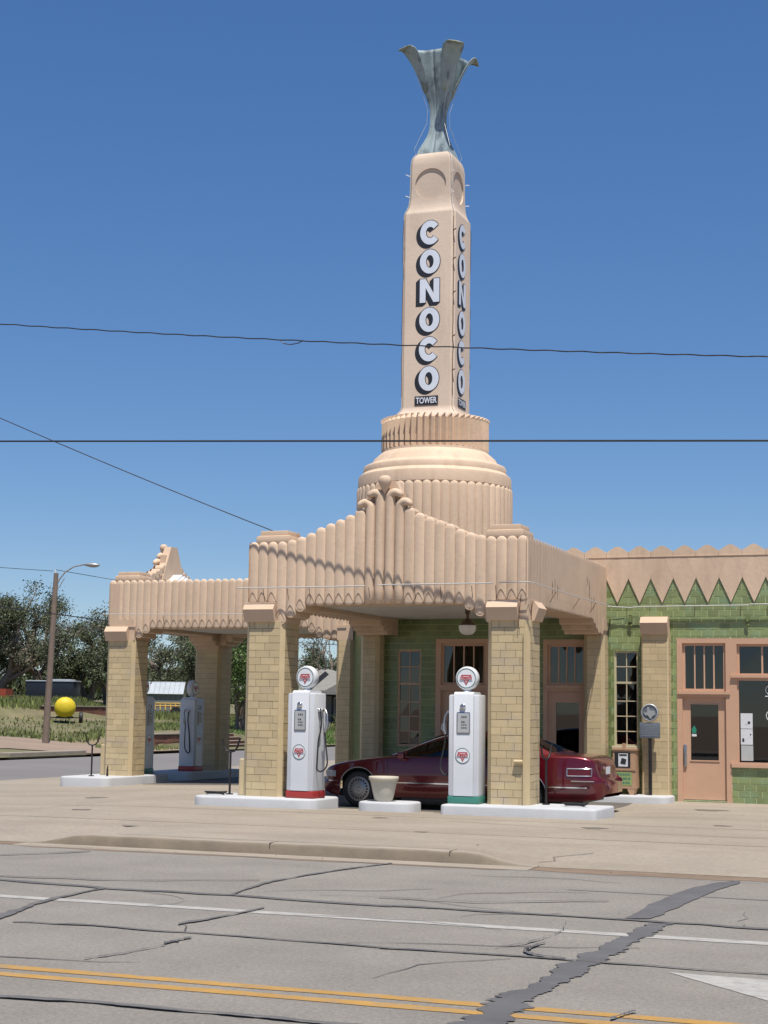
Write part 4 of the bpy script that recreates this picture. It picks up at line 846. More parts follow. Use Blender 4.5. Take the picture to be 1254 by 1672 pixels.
doorset(-6.44, -5.31, 3.40, 2.17, 0.11); d3 = hdoor(-6.33, -5.42, 2.17, -6.17, -5.59, 0.86, 2.02, 'salmon door with a tall glass pane, in sunlight')
MB().bbox(-6.32, -6.25, YW + .02, YW + .06, 0.72, 1.18, .012).tube([(-6.285, YW + .0, 0.85), (-6.285, YW - .02, .95), (-6.285, YW - .01, 1.06)], 0.014, 6).lathe([(0.022, -.012), (0.022, 0.02)], (-6.285, YW + .01, 1.0), 12, 'y').build('handle', steel, d3, 40)
MB().add([(-6.14, YW + .072, 1.42), (-6.06, YW + .072, 1.42), (-6.05, YW + .072, 1.50), (-6.10, YW + .072, 1.58), (-6.15, YW + .072, 1.50)], [(0, 1, 2, 3, 4)]).build('sticker', stickergreen, d3)
MB().box(-6.15, -6.05, YW + .069, YW + .073, 1.35, 1.40).build('sticker', paper, d3)
doorset(-9.35, -8.33, 3.38, 2.27, 0.09); d2 = hdoor(-9.26, -8.42, 2.27, -9.08, -8.57, 0.85, 2.02, 'shaded salmon door behind the rear window of the car')
doorset(-11.82, -10.55, 3.40, 2.26, 0.12); d1 = hdoor(-11.70, -10.67, 2.26, -11.45, -10.92, 0.85, 2.02, 'shaded salmon door behind the green based pump')
wr = window('window', -7.78, -7.27, 1.12, 3.13, 2, [1.43, 1.75, 2.07, 2.46, 2.80], sash, 0.035, 0.02, YW + 0.03, midrail=2.46, label='narrow pale sash window between pilasters')
MB().bbox(-7.83, -7.22, YW - 0.06, YW + .06, 1.05, 1.12, .012).build('sill', sash, wr)
w1 = window('window', -12.72, -12.17, 1.02, 3.16, 2, [1.35, 1.68, 2.0, 2.40, 2.78], salmon, 0.04, 0.02, YW + 0.03, midrail=2.40, label='narrow shaded sash window with the street mirrored in it')
# shop window beside the door
y = YW - 0.012
m = MB().box(-5.31, -5.19, y, y + .16, 0.73, 3.40).box(-5.19, -2.30, y + .002, y + .158, 3.28, 3.40).box(-5.19, -2.30, y + .004, y + .15, 2.52, 2.62).box(-5.31, -2.3, y - .045, y, 2.58, 2.635).box(-5.31, -2.3, y - .05, y + .14, 0.73, 0.80).box(-5.33, -2.3, y - .03, y - .001, 0.80, 0.84)
sw = m.build('shop_window', salmon, bd); ORG[sw.name] = ORG[bd.name]
window('transom_window', -5.19, -2.30, 2.62, 3.28, 6, [], salmon, 0.05, 0.035)
MB().box(-5.19, -5.16, y + .03, y + .1, .80, 2.52).build('stop_bead', salmon, sw); MB().box(-2.36, -2.30, y + .03, y + .1, .80, 2.52).build('stop_bead', salmon, sw)
MB().add([(-5.16, y + .06, .80), (-2.36, y + .06, .80), (-2.36, y + .065, 2.52), (-5.16, y + .065, 2.52)], [(0, 1, 2, 3)]).build('pane', glass, sw)
window('shop_window', -2.30, 0.6, 0.73, 3.40, 3, [2.5], salmon, 0.08, 0.05); window('shop_window', 2.2, 5.2, 0.73, 3.40, 3, [2.5], salmon, 0.08, 0.05)
for (a, b, c_, d_, m_) in ((-5.13, -4.885, 1.53, 1.845, paper), (-5.13, -4.885, 1.20, 1.52, paper), (-5.125, -4.88, 0.87, 1.185, papergrey)):
    MB().box(a, b, y + .050, y + .055, c_, d_).build('notice', m_, sw)
MB().lathe([(0.028, 0), (0.028, .003)], (-4.96, y + .046, 1.655), 14, 'y').box(-5.10, -5.06, y + .046, y + .049, 1.26, 1.33).lathe([(0.015, 0), (0.015, .003)], (-4.93, y + .046, 1.41), 10, 'y').build('notice_print', ink, sw)
arc = MB()
for cx_, cz_, r_, a0, a1 in ((-4.52, 2.33, 0.09, 40, 320), (-4.50, 1.80, 0.105, 30, 330)):
    arc.tube([(cx_ + r_ * math.cos(R(a)), y + .055, cz_ + r_ * math.sin(R(a))) for a in range(a0, a1, 20)], 0.008, 5)
arc.tube([(-4.62, y + .055, 2.20), (-4.45, y + .055, 2.20)], 0.008, 5)
arc.build('window_lettering', emblem_white, sw)
# pilaster by the door
pillar(bd, -7.13, -6.57, 34.20, 34.52, 0.12, 3.48, ('f', 'r', 'l'), (), cham=0.02, caps=('ff',), capz=3.74)

# ================================================================== FUEL PUMPS
def emblem(cx, cz, y, r, parent, ring=True):
    """Round badge facing -y: thin green ring, red triangle with a white edge, word band."""
    if ring:
        b = MB().lathe([(r, y), (r, y - 0.004)], (cx, 0, cz), 36, 'y').build('badge', emblem_white, parent)
        MB().lathe([(r, y - .0065), (r * 0.93, y - .0065)], (cx, 0, cz), 40, 'y', cap=False).build('badge_ring', emblem_green, parent)
    def tri(s, yy): return [(cx + s * p[0] * r, yy, cz + 0.02 * r + s * p[1] * r) for p in ((-0.66, 0.42), (0.66, 0.42), (0.0, -0.80))]
    MB().add(tri(1.0, y - .007), [(0, 1, 2)]).build('badge_triangle', emblem_red, parent)
    MB().add(tri(0.66, y - .009), [(0, 1, 2)]).build('badge_triangle', emblem_white, parent)
    MB().add(tri(0.50, y - .011), [(0, 1, 2)]).build('badge_triangle', emblem_red, parent)
    vs_, fs = text_verts('CONOCO', 0.5 * r, 0.006 * r / 0.15)
    wdt = max(p[0] for p in vs_) - min(p[0] for p in vs_); k = 1.50 * r / wdt
    MB().box(cx - .8 * r, cx + .8 * r, y - .0135, y - .0125, cz - 0.12 * r, cz + 0.24 * r).build('word_band', emblem_white, parent)
    MB().add([(cx + p[0] * k, y - .0155, cz + 0.055 * r + p[1] * 0.85) for p in vs_], fs).build('badge_lettering', emblem_red, parent)
def pump(label, base_mat, loc, rz, hose_side):
    t = thing('fuel_pump', label, 'fuel pump', loc, rz, 'vintage white fuel pumps', world=False)
    w2, d2, h = 0.285, 0.225, 1.98
    MB().bbox(-w2 - .008, w2 + .008, -d2 - .008, d2 + .008, 0.0, 0.135, 0.02).build('base', base_mat, t, 40)
    MB().bbox(-w2, w2, -d2, d2, 0.13, h - 0.05, 0.035).build('cabinet', whitep, t, 40)
    cpn = MB(); a = w2 * 0.64                                  # raised centre panel over the top
    prof = [(-d2 - .012, 0.14), (-d2 - .012, h - .05), (-d2 + .01, h - .015), (-d2 + .05, h), (d2 - .05, h), (d2 - .01, h - .015), (d2 + .012, h - .05), (d2 + .012, 0.14)]
    cpn.prism(prof, 'x', -a, a); cpn.build('centre_panel', whitep, t, 40)
    for sx in (-1, 1):
        MB().tube([(sx * (a + .012), -d2 - .004, 0.15), (sx * (a + .012), -d2 - .004, h - .07)], 0.006, 6).build('moulding', whitep, t)
    for sg in (-1, 1):                                          # both faces carry a dial and a badge
        f = bpy.data.objects.new('pump_face', None)
        o = MB()
        yy = -d2 - .012
        o.bbox(-0.125, 0.125, yy - .012, yy + .01, 1.24, 1.62, 0.02)
        dp = o.build('dial_window', steel, t, 40); dp.rotation_euler = (0, 0, 0 if sg < 0 else math.pi)
        MB().box(-0.105, 0.105, yy - .0155, yy - .0125, 1.26, 1.60).build('dial_plate', dial, dp)
        MB().box(-0.105, -0.055, yy - .0165, yy - .0158, 1.26, 1.60).build('dial_shadow', papergrey, dp)
        pr_ = MB()
        for row, zz in enumerate((1.52, 1.43, 1.385, 1.33)):
            for q in range((3, 2, 3, 3)[row]): pr_.box(-0.035 + q * .036, -0.012 + q * .036, yy - .018, yy - .017, zz, zz + (.028, .03, .018, .022)[row])
        pr_.build('dial_figures', ink, dp)
        MB().lathe([(0.055, yy + .0), (0.055, yy - .02), (0.042, yy - .035), (0.03, yy - .04), (0.028, yy - .03), (0.01, yy - .045)], (-0.012, 0, 1.715), 20, 'y').build('sight_glass', chrome, dp, 50)
        emblem(-0.012, 0.85, yy, 0.138, dp)
    # globe: a thick disc with a lens on each face
    g = MB().lathe([(0.06, -.07), (0.12, -0.085), (0.185, -0.085), (0.205, -0.07), (0.215, -0.03), (0.215, 0.03), (0.205, 0.07), (0.185, 0.085), (0.12, 0.085), (0.06, .07)], (0, 0, h + 0.245), 40, 'y').build('globe', whitep, t, 40)
    for sg in (-1, 1):
        ln = MB().lathe([(0.182, -0.088), (0.182, -.084)], (0, 0, h + .245), 40, 'y').build('lens', emblem_white, g); ln.rotation_euler = (0, 0, 0 if sg < 0 else math.pi)
        MB().lathe([(0.178, -.0905), (0.165, -.0905)], (0, 0, h + .245), 40, 'y', cap=False).build('lens_ring', emblem_green, ln)
        emblem(0, h + .24, -0.088, 0.15, ln, ring=False)
    MB().lathe([(0.085, h - .01), (0.075, h + .02), (0.06, h + .035), (0.06, h + .06)], seg=20).build('globe_collar', whitep, t, 40)
    # nozzle, bracket and hose on one side
    s = hose_side; x = s * w2
    MB().lathe([(0.04, 0.0), (0.04, s * 0.03), (0.02, s * .05)], (x, -0.06, 1.62), 12, 'x').lathe([(0.035, 0.0), (0.035, s * 0.03)], (x, 0.07, 1.62), 12, 'x').build('hose_outlet', chrome, t, 50)
    MB().tube([(x + s * .03, 0.06, 1.64), (x + s * .09, 0.04, 1.63), (x + s * .14, 0.02, 1.54), (x + s * .155, 0.0, 1.42)], 0.018, 8).tube([(x + s * .155, 0, 1.42), (x + s * .15, -.01, 1.30), (x + s * .11, -.01, 1.22)], 0.03, 8).tube([(x + s * .19, 0, 1.40), (x + s * .205, 0, 1.32), (x + s * .16, 0, 1.27)], 0.01, 6).build('nozzle', steel, t, 50)
    pts = []; P0 = Vector((x + s * .04, -0.06, 1.60)); P3 = Vector((x + s * .11, -0.01, 1.24))
    ctl = [P0, Vector((x + s * .06, -.06, 1.3)), Vector((x - s * .06 + s * .02, -.10, 0.75)), Vector((x + s * .06, -.11, 0.50)), Vector((x + s * .20, -.06, 0.62)), Vector((x + s * .14, -.02, 1.0)), P3]
    for i in range(len(ctl) - 1):
        p0, p1, p2, p3 = ctl[max(0, i - 1)], ctl[i], ctl[i + 1], ctl[min(len(ctl) - 1, i + 2)]
        for k in range(6):
            u = k / 6; pts.append(0.5 * ((2 * p1) + (p2 - p0) * u + (2 * p0 - 5 * p1 + 4 * p2 - p3) * u * u + (-p0 + 3 * p1 - 3 * p2 + p3) * u**3))
    pts.append(P3); pts = [Vector((max(p.x, x + .015) if s > 0 else min(p.x, x - .015), p.y, p.z)) for p in pts]
    MB().tube(pts, 0.015, 8).build('hose', rubber, t, 60)
    return t
pump('white pump with red base, left of the maroon car nose', redp, (-12.18, 28.16, 0.17), R(-7), 1)
pump('white pump with green base in front of the car door', greenp, (-9.05, 28.20, 0.17), R(1), -1)
pump('white pump with dark green base half behind the far left pillar', greenp, (-20.86, 37.5, 0.10), R(90), -1)
pump('shaded white pump with red base deep under the far canopy', redp, (-20.68, 39.95, 0.10), R(90), -1)

# ------------------------------------------------------------------ forked iron stands on the islands
def fork(label, loc, rz, h=0.80):
    t = thing('forked_stand', label, 'stand', loc, rz, 'forked iron stands on the islands', world=False)
    MB().tube([(0, 0, -0.02), (0, 0, h)], 0.022, 8).build('post', blackp, t, 50)
    MB().tube([(-0.17, 0, h + .24), (-.165, 0, h + .18), (-.14, 0, h + .09), (-0.08, 0, h + .02), (0, 0, h), (0.08, 0, h + .02), (.14, 0, h + .09), (.165, 0, h + .18), (0.20, 0, h + .27)], 0.018, 8).build('fork', blackp, t, 50)
    MB().lathe([(0.07, -.01), (0.07, 0.02)], seg=14).build('foot', blackp, t)
    return t
fork('forked iron stand at the left end of the red pump island', (-13.88, 28.45, 0.17), R(0), 0.80)
fork('forked iron stand seen edge on beside the car boot', (-7.70, 28.62, 0.17), R(75), 0.80)
fork('forked iron stand before the far left pillar', (-21.02, 35.35, 0.10), R(10), 0.75)
for (x, y, z, lb) in ((-7.98, 28.5, .17, 'short iron stub beside the right front pillar'), (-20.72, 35.6, 0.10, 'short iron stub before the far left pillar')):
    tag(MB().tube([(x, y, z - .02), (x, y, z + .16), (x + .01, y, z + .26)], [0.03, 0.022, 0.012], 8).build('iron_stub', blackp, None, 50), lb, 'stub')
for (x, y, z, lb) in ((-14.05, 28.2, .172, 'flat dark hose coil on the red pump island'), (-7.1, 28.35, .172, 'flat dark hose coil on the green pump island')):
    tag(MB().tube([(x + 0.16 * math.cos(a * .5) * (1 + .02 * a), y + 0.10 * math.sin(a * .5) * (1 + .02 * a), z + .012 + .002 * a) for a in range(26)], 0.014, 6).build('hose_coil', rubber, None, 50), lb, 'hose')
# flower pot
pt = tag(MB().lathe([(0.145, 0.15), (0.17, 0.19), (0.205, 0.33), (0.235, 0.47), (0.25, 0.525), (0.265, 0.53), (0.275, 0.55), (0.277, 0.585), (0.268, 0.60), (0.25, 0.595), (0.235, 0.55), (0.0, 0.53)], (-10.68, 28.30, 0), 36).build('flower_pot', potm, None, 50), 'cream flower pot on the short white island', 'flower pot')
# ------------------------------------------------------------------ marker post and news rack by the wall
t = thing('marker_sign', 'grey historical marker with a state outline medallion on a dark post', 'sign', (-6.92, 34.02, 0.13), world=False)
MB().box(-0.032, 0.032, -0.032, 0.032, -0.02, 1.2).build('post', blackp, t)
MB().bbox(-0.215, 0.215, -0.045, -0.005, 1.17, 1.50, 0.012).build('plate', markerm, t, 40)
tx = MB()
for k in range(7):
    wd = random.uniform(.12, .18); tx.box(-wd, wd, -0.047, -0.0455, 1.22 + k * .034, 1.232 + k * .034)
tx.build('plate_relief', mat('marker_text', (0.22, 0.245, 0.27), 0.5, 0.05, 9), t)
md = MB().lathe([(0.185, -.045), (0.185, -.01)], (0, 0, 1.70), 40, 'y').build('medallion', markerm, t, 40)
MB().lathe([(0.185, -.048), (0.178, -.058), (0.160, -.058), (0.155, -.046)], (0, 0, 1.70), 40, 'y', cap=False).build('medallion_rim', markerl, md, 60)
TEX = [(-.30, .95), (.02, .95), (.02, .45), (.30, .36), (.62, .32), (.88, .30), (.90, -.05), (.98, -.28), (.72, -.45), (.45, -.68), (.36, -1.0), (.10, -.88), (-.10, -.52), (-.32, -.36), (-.52, -.50), (-.72, -.22), (-.95, .0), (-.30, .02)]
MB().prism([(p[0] * .135 - .01, 1.70 + p[1] * .125) for p in TEX], 'y', -0.062, -0.044).build('state_outline', markerl, md)
t = thing('news_rack', 'peach wooden news rack below the narrow sash window', 'news rack', (-7.44, 34.05, 0.13), world=False)
MB().box(-.24, .24, -.17, .2, 0.50, 0.92).box(-.24, .24, -.155, .2, 0.13, 0.50).box(-.26, .26, -.19, .2, 0.915, 0.955).box(-0.04, 0.03, -.17, -.14, 0.955, 1.06).build('cabinet', racktan, t)
MB().add([(-.22, -.15, 0.14), (-.06, -.15, 0.14), (-.10, -.15, 0.0), (-.19, -.15, 0.0)], [(0, 1, 2, 3)]).prism([(.05, .14), (.23, .14), (.19, 0), (.11, 0)], 'y', -.15, .1).prism([(-.23, .14), (-.05, .14), (-.11, 0), (-.19, 0)], 'y', -.149, .1).build('feet', racktan, t)
MB().box(-.20, .13, -.176, -.171, 0.56, 0.87).build('display_pocket', cartrim, t)
MB().box(-.12, .08, -.181, -.177, 0.58, 0.85).build('newspaper', paper, t)
MB().box(-.10, .06, -.184, -.182, 0.80, 0.835).prism([(-.08, .64), (.03, .62), (.05, .73), (-.05, .76)], 'y', -.184, -.182).build('newspaper_print', ink, t)
MB().box(-.19, .16, -.160, -.156, 0.19, 0.47).build('green_panel', rackgreen, t)
tx = MB()
for k in range(3):
    for q in range(5): tx.box(-.14 + q * .055, -.11 + q * .055 + random.uniform(0, .015), -.163, -.1605, 0.40 - k * .085, 0.435 - k * .085)
tx.build('panel_print', greenp, t)['kind'] = 'stuff'

# ================================================================== PARKED CAR (nose towards -x)
car = thing('parked_car', 'maroon four door saloon parked under the front canopy', 'car', (-12.46, 30.42, -0.05), world=False)
car.scale = (1.0, 1.03, 1.05)
LEN = 5.5; WF, WR, WRAD = 0.82, 4.13, 0.335
Wp = [(0, .60), (.05, .70), (.15, .80), (.35, .88), (.7, .935), (1.2, .965), (2.5, .985), (3.8, .985), (4.5, .96), (4.95, .935), (5.2, .905), (5.35, .86), (5.45, .77), (5.5, .64)]
Zt = [(0, .60), (.04, .66), (.15, .74), (.4, .815), (.8, .885), (1.2, .935), (1.6, .965), (2.5, .97), (4.3, 1.04), (4.6, 1.055), (4.9, 1.05), (5.15, 1.035), (5.3, 1.005), (5.4, .95), (5.44, .82), (5.47, .70), (5.5, .63)]
Zs = [(0, .58), (.04, .63), (.15, .69), (.4, .755), (.8, .82), (1.4, .88), (2.5, .915), (3.5, .94), (4.3, .965), (4.8, .965), (5.1, .96), (5.3, .93), (5.4, .88), (5.44, .76), (5.47, .67), (5.5, .61)]
Zl = [(0, .42), (.08, .30), (.25, .22), (.45, .20), (5.0, .22), (5.2, .24), (5.4, .28), (5.5, .36)]
G = [(.18, .92), (.30, .965), (.42, .985), (.55, 1.0), (.62, 1.0), (.70, .992), (.82, .982), (.95, .955)]
def zlow(x):
    z = interp(x, Zl)
    for wx in (WF, WR):
        d = abs(x - wx)
        if d < 0.405: z = max(z, 0.335 + math.sqrt(0.405**2 - d * d) * 0.97)
    return z
def section(x, sgn=1):
    wv, zt_, zs_, zl = sinterp(x, Wp), sinterp(x, Zt), sinterp(x, Zs), zlow(x)
    zl = min(zl, zs_ - .03); row = []
    for k in range(13):
        z = zl + (zs_ - zl) * (k / 12); gg = interp(z, G); ext = 0.0
        if x > 5.0: ext = 0.10 * min(1, (x - 5.0) / 0.4) * min(1, max(0, (0.66 - z) / 0.06))
        if x < 0.4: ext = -0.06 * min(1, (0.4 - x) / 0.3) * min(1, max(0, (0.50 - z) / 0.06))
        row.append((x + ext, -sgn * wv * gg, z))
    ys = row[-1][1]
    for k in range(1, 11):
        q = R(90 * k / 10); row.append((x, ys * math.cos(q) ** 0.75, zs_ + (zt_ - zs_) * math.sin(q) ** 0.55))
    row[-1] = (x, 0.0, zt_)
    return row
stn = sorted(set([round(v, 3) for v in fr(0, .5, .05) + fr(.5, 5.0, .05) + fr(5.0, 5.5, .025)] + [round(wx + dx, 3) for wx in (WF, WR) for dx in (-.404, -.398, -.385, .385, .398, .404)]))
body = MB()
for sgn in (1, -1): body.grid([section(x, sgn) for x in stn])
for x in (0.0, LEN):
    a = section(x, 1); b = section(x, -1); body.add(a + b[::-1][1:], [tuple(range(len(a) + len(b) - 1))])
ob = body.build('body', carpaint, car)
bm = bmesh.new(); bm.from_mesh(ob.data); bmesh.ops.remove_doubles(bm, verts=bm.verts[:], dist=1e-4); bmesh.ops.recalc_face_normals(bm, faces=bm.faces[:]); bm.to_mesh(ob.data); bm.free()
ob.data.polygons.foreach_set('use_smooth', [True] * len(ob.data.polygons)); ob.data.set_sharp_from_angle(angle=R(50))
MB().box(0.3, 5.2, -0.80, 0.80, 0.20, 0.30).box(1.35, 3.4, -0.86, .86, .19, .5).build('underbody', cartrim, car)
MB().box(0.35, 1.28, -0.60, .60, .3, .8).box(3.6, 4.6, -.6, .6, .3, .85).build('wheel_wells', cartrim, car)
# cabin
Zr = [(1.40, .95), (1.70, 1.07), (2.0, 1.215), (2.3, 1.345), (2.5, 1.395), (2.75, 1.425), (3.1, 1.435), (3.4, 1.425), (3.7, 1.39), (4.0, 1.315), (4.3, 1.20), (4.55, 1.09), (4.68, 1.045)]
cs = fr(1.40, 4.68, 0.04); NS, NT = 8, 8
def cab(x):
    zr = sinterp(x, Zr); zb = sinterp(x, Zs) - 0.005; zb = min(zb, zr - .004); k = min(1, max(0, (zr - zb) / 0.40)); yb = 0.865 * sinterp(x, Wp) / .985; ye = yb - (yb - .60) * k
    ze = zb + (zr - zb) * 0.84; row = []
    for j in range(NS + 1):
        q = j / NS; row.append((x, -(yb + (ye - yb) * q ** 1.25), zb + (ze - zb) * q))
    for j in range(1, NT + 1):
        q = R(90 * j / NT); row.append((x, -ye * math.cos(q) ** 0.8, ze + (zr - ze) * math.sin(q) ** 0.7))
    return row
R1 = [cab(x) for x in cs]; parts = {'cabin_shell': MB(), 'windscreen': MB(), 'rear_window': MB(), 'side_window': MB(), 'window_trim': MB()}
for i in range(len(cs) - 1):
    xm = (cs[i] + cs[i + 1]) / 2
    for j in range(NS + NT):
        for sg in (1, -1):
            q = [R1[i][j], R1[i][j + 1], R1[i + 1][j + 1], R1[i + 1][j]]; q = [(p[0], p[1] * sg, p[2]) for p in q]
            zr = sinterp(xm, Zr)
            if j < NS:
                lead = (zr - .93) / .5
                key = 'cabin_shell'
                if 1.66 < xm < 3.98 and 0 <= j <= 6 and zr > 1.10: key = 'side_window'
                if 2.93 < xm < 3.01: key = 'window_trim'
                if j == 7 and key != 'cabin_shell': key = 'window_trim'
                if 1.5 < xm <= 1.66 and j < 4: key = 'window_trim'
            else:
                key = 'windscreen' if xm < 2.36 else ('rear_window' if xm > 3.62 and xm < 4.62 else 'cabin_shell')
                if j < NS + 2 and key != 'cabin_shell': key = 'window_trim' if key == 'windscreen' else 'cabin_shell'
            parts[key].add(q, [(0, 1, 2, 3)])
for key, mm in (('cabin_shell', carpaint), ('windscreen', glasscar), ('rear_window', glasscar), ('side_window', glasscar), ('window_trim', cartrim)):
    me_ = parts[key]; o = me_.build(key, mm, car); bm = bmesh.new(); bm.from_mesh(o.data); bmesh.ops.remove_doubles(bm, verts=bm.verts[:], dist=1e-4); bmesh.ops.recalc_face_normals(bm, faces=bm.faces[:]); bm.to_mesh(o.data); bm.free()
    o.data.polygons.foreach_set('use_smooth', [True] * len(o.data.polygons)); o.data.set_sharp_from_angle(angle=R(45))
def follow(x, z, e=0.0): return -(sinterp(x, Wp) * interp(z, G)) - e
def side_strip(x0, x1, zf, hh, e, name, m, both=True):
    for sg in ((1, -1) if both else (1,)):
        mb = MB(); rows_ = []
        for x in fr(x0, x1, 0.06):
            z = zf(x); rows_.append([(x, sg * follow(x, z - hh, -.01), z - hh), (x, sg * follow(x, z - hh * .6, e), z - hh * .6), (x, sg * follow(x, z + hh * .6, e), z + hh * .6), (x, sg * follow(x, z + hh, -.01), z + hh)])
        mb.grid(rows_).build(name, m, car, 60)
for x0, x1 in ((1.26, 3.69), (4.57, 5.3), (0.1, .38)): side_strip(x0, x1, lambda x: 0.47, 0.016, 0.014, 'side_moulding', chrome)
for sg in (1, -1):
    MB().tube([(x, sg * (cab(x)[0][1] - .006), cab(x)[0][2] + .012) for x in fr(1.52, 4.3, .1)], 0.009, 6).build('belt_moulding', chrome, car, 60)
    MB().tube([(x, sg * (cab(x)[NS][1] - .004), cab(x)[NS][2] + .0) for x in fr(1.46, 2.6, .08)], 0.009, 6).build('pillar_moulding', chrome, car, 60)
    for wx in (WF, WR):                                     # bright lip round the wheel openings
        MB().tube([(wx + .405 * math.cos(R(a)), sg * follow(wx + .405 * math.cos(R(a)), .335 + .39 * math.sin(R(a)), .004), .335 + .393 * math.sin(R(a))) for a in range(-8, 189, 7)], 0.012, 6).build('arch_moulding', steel, car, 60)
    for x in (2.72, 3.72): MB().bbox(x, x + .17, min(sg * follow(x, .80, .02), sg * follow(x, .80, -.01)), max(sg * follow(x, .80, .02), sg * follow(x, .80, -.01)), .785, .815, .006).build('door_handle', carpaint, car, 40)
    for x in (1.42, 2.97, 3.62):                                  # door gaps
        MB().tube([(x, sg * follow(x, z, -.0005), z) for z in fr(.26, .90, .05)], 0.005, 5).build('door_gap', cartrim, car)
    MB().tube([(x, sg * follow(x, .885, .004) * .985, .885) for x in (1.70, 1.80)], 0.02, 8).bbox(1.66, 1.80, min(sg * -.98, sg * -1.10), max(sg * -.98, sg * -1.10), .90, 1.02, .03).build('mirror', carpaint, car, 50)
    rows_ = []                                              # wraparound tail lamp
    for x in fr(4.93, 5.37, .04): rows_.append([(x, sg * (follow(x, z, .012)) * (1 - .0 * x), z) for z in fr(.675, .80, .03)])
    tl = MB().grid(rows_).build('tail_lamp', taillens, car, 60)
    fp = [(4.93, .675), (5.37, .675), (5.37, .80), (4.93, .80), (4.93, .675)]
    MB().tube([(x, sg * follow(x, z, .014), z) for (a, b) in zip(fp, fp[1:]) for (x, z) in [(a[0] + (b[0] - a[0]) * k / 8, a[1] + (b[1] - a[1]) * k / 8) for k in range(8)]] + [(4.93, sg * follow(4.93, .675, .014), .675)], 0.008, 6).build('lamp_bezel', chrome, tl)
    rows_ = []
    for x in fr(0.05, 0.34, .04): rows_.append([(x - .01, sg * follow(x, z, .006), z) for z in fr(.545, .655, .03)])
    MB().grid(rows_).build('head_lamp', headlens, car, 60)
rows_ = []                                                  # rear panel and plate
MB().bbox(5.40, 5.47, -.56, .56, .69, .83, .01).build('rear_panel', taillens, car, 40)
MB().box(5.465, 5.478, -.16, .16, .69, .82).build('number_plate', paper, car)
MB().lathe([(0.03, 5.44), (0.03, 5.49)], (0, -.40, .80), 10, 'x').lathe([(0.03, 5.44), (0.03, 5.49)], (0, -.33, .80), 10, 'x').build('badge', chrome, car)
MB().bbox(0.0, .06, -.42, .42, .53, .64, .01).build('grille', chrome, car, 40)
side_strip(5.02, 5.42, lambda x: 0.585, 0.014, 0.075, 'bumper_moulding', chrome)
# interior
MB().bbox(2.15, 2.65, -.72, -.08, .35, .62, .06).bbox(2.15, 2.65, .08, .72, .35, .62, .06).bbox(2.6, 2.82, -.70, -.1, .5, 1.06, .06).bbox(2.6, 2.82, .1, .7, .5, 1.06, .06).bbox(2.65, 2.78, -.52, -.28, 1.06, 1.2, .04).bbox(3.25, 3.75, -.74, .74, .35, .64, .06).bbox(3.65, 3.95, -.72, .72, .5, 1.02, .06).bbox(1.5, 1.85, -.75, .75, .6, .93, .05).build('seats', cardark, car, 40)
MB().tube([(1.98 + .05 * math.sin(R(a)), -.40 + .18 * math.cos(R(a)), .92 + .17 * math.sin(R(a))) for a in range(0, 361, 20)], 0.014, 6, cap=False).build('steering_wheel', cartrim, car)
# wheels
def wheel(x, sg):
    wv = bpy.data.objects.new('wheel', None)
    yo = -sg * 0.80
    prof = [(0.20, .10), (0.235, .112), (0.29, .115), (0.318, .10), (0.333, .07), (.335, 0), (.333, -.07), (.318, -.10), (.29, -.115), (.2, -.1)]
    w_ = MB().lathe([(r, -sg * h) for r, h in prof], (x, yo, .335), 40, 'y').build('wheel', rubber, car, 40)
    MB().lathe([(0.225, -sg * .098), (0.222, -sg * .116), (0.205, -sg * .119), (0.195, -sg * .108), (0.11, -sg * .118), (0.10, -sg * .128), (.045, -sg * .13), (0.035, -sg * .142), (0.004, -sg * .145)], (x, yo, .335), 40, 'y').build('hubcap', hubm, w_, 40)
    slots = MB()
    for k in range(20):
        a = 2 * math.pi * k / 20; c, s_ = math.cos(a), math.sin(a); ya = yo - sg * .117
        pp = []
        for (rr, tt) in ((.138, .012), (.186, .02), (.186, -.02), (.138, -.012)): pp.append((x + rr * c - tt * s_, ya + sg * (.004 if rr < .15 else -.001), .335 + rr * s_ + tt * c))
        slots.add(pp, [(0, 1, 2, 3)])
    slots.build('hubcap_slots', cartrim, w_)
for x in (WF, WR):
    for sg in (1, -1): wheel(x, sg)

# ================================================================== OVERHEAD WIRES
def wire(name, a, b, sag, r, label, n=40, wob=0.0, m=blackp):
    a, b = Vector(a), Vector(b); pts = []
    for k in range(n + 1):
        t_ = k / n; p = a.lerp(b, t_); p.z -= sag * 4 * t_ * (1 - t_)
        if wob: p.z += wob * math.sin(t_ * 190)
        pts.append(p)
    return tag(MB().tube(pts, r, 6).build(name, m, None, 60), label, 'wire', 'overhead wires')
wire('power_line', (-24.5, 28.23, 7.443), (4.5, 26.606, 5.875), 0.0, 0.017, 'thick black overhead cable crossing in front of the tower base')
tw_ = wire('power_line', (-13.4, 18, 6.97), (-1.2, 18, 5.64), 0.075, 0.0075, 'thin twisted overhead cable crossing the lettered tower shaft', 300, 0.004)
MB().tube([(-13.4, 18, 6.97), (-20, 18.0, 7.88), (-30, 18, 9.4)], 0.0075, 6).tube([(-1.2, 18, 5.64), (4, 18.0, 5.26), (14, 18, 4.95)], 0.0075, 6).build('cable_run', blackp, tw_)
MB().tube([(-8.25, 18, 6.335), (-8.2, 18, 6.285), (-8.1, 18, 6.265), (-8.0, 18, 6.275), (-7.93, 18, 6.305)], 0.006, 6).build('slack_loop', blackp, tw_)
wire('service_line', (-26.0, 28.9, 10.60), (-13.15, 28.62, 5.22), 0.12, 0.010, 'thin service wire sloping down to the corner of the front canopy')
wire('power_line', (-62, 67, 9.2), (-21.3, 40.5, 3.95), 0.25, 0.016, 'cable running from the left edge down to the far canopy')
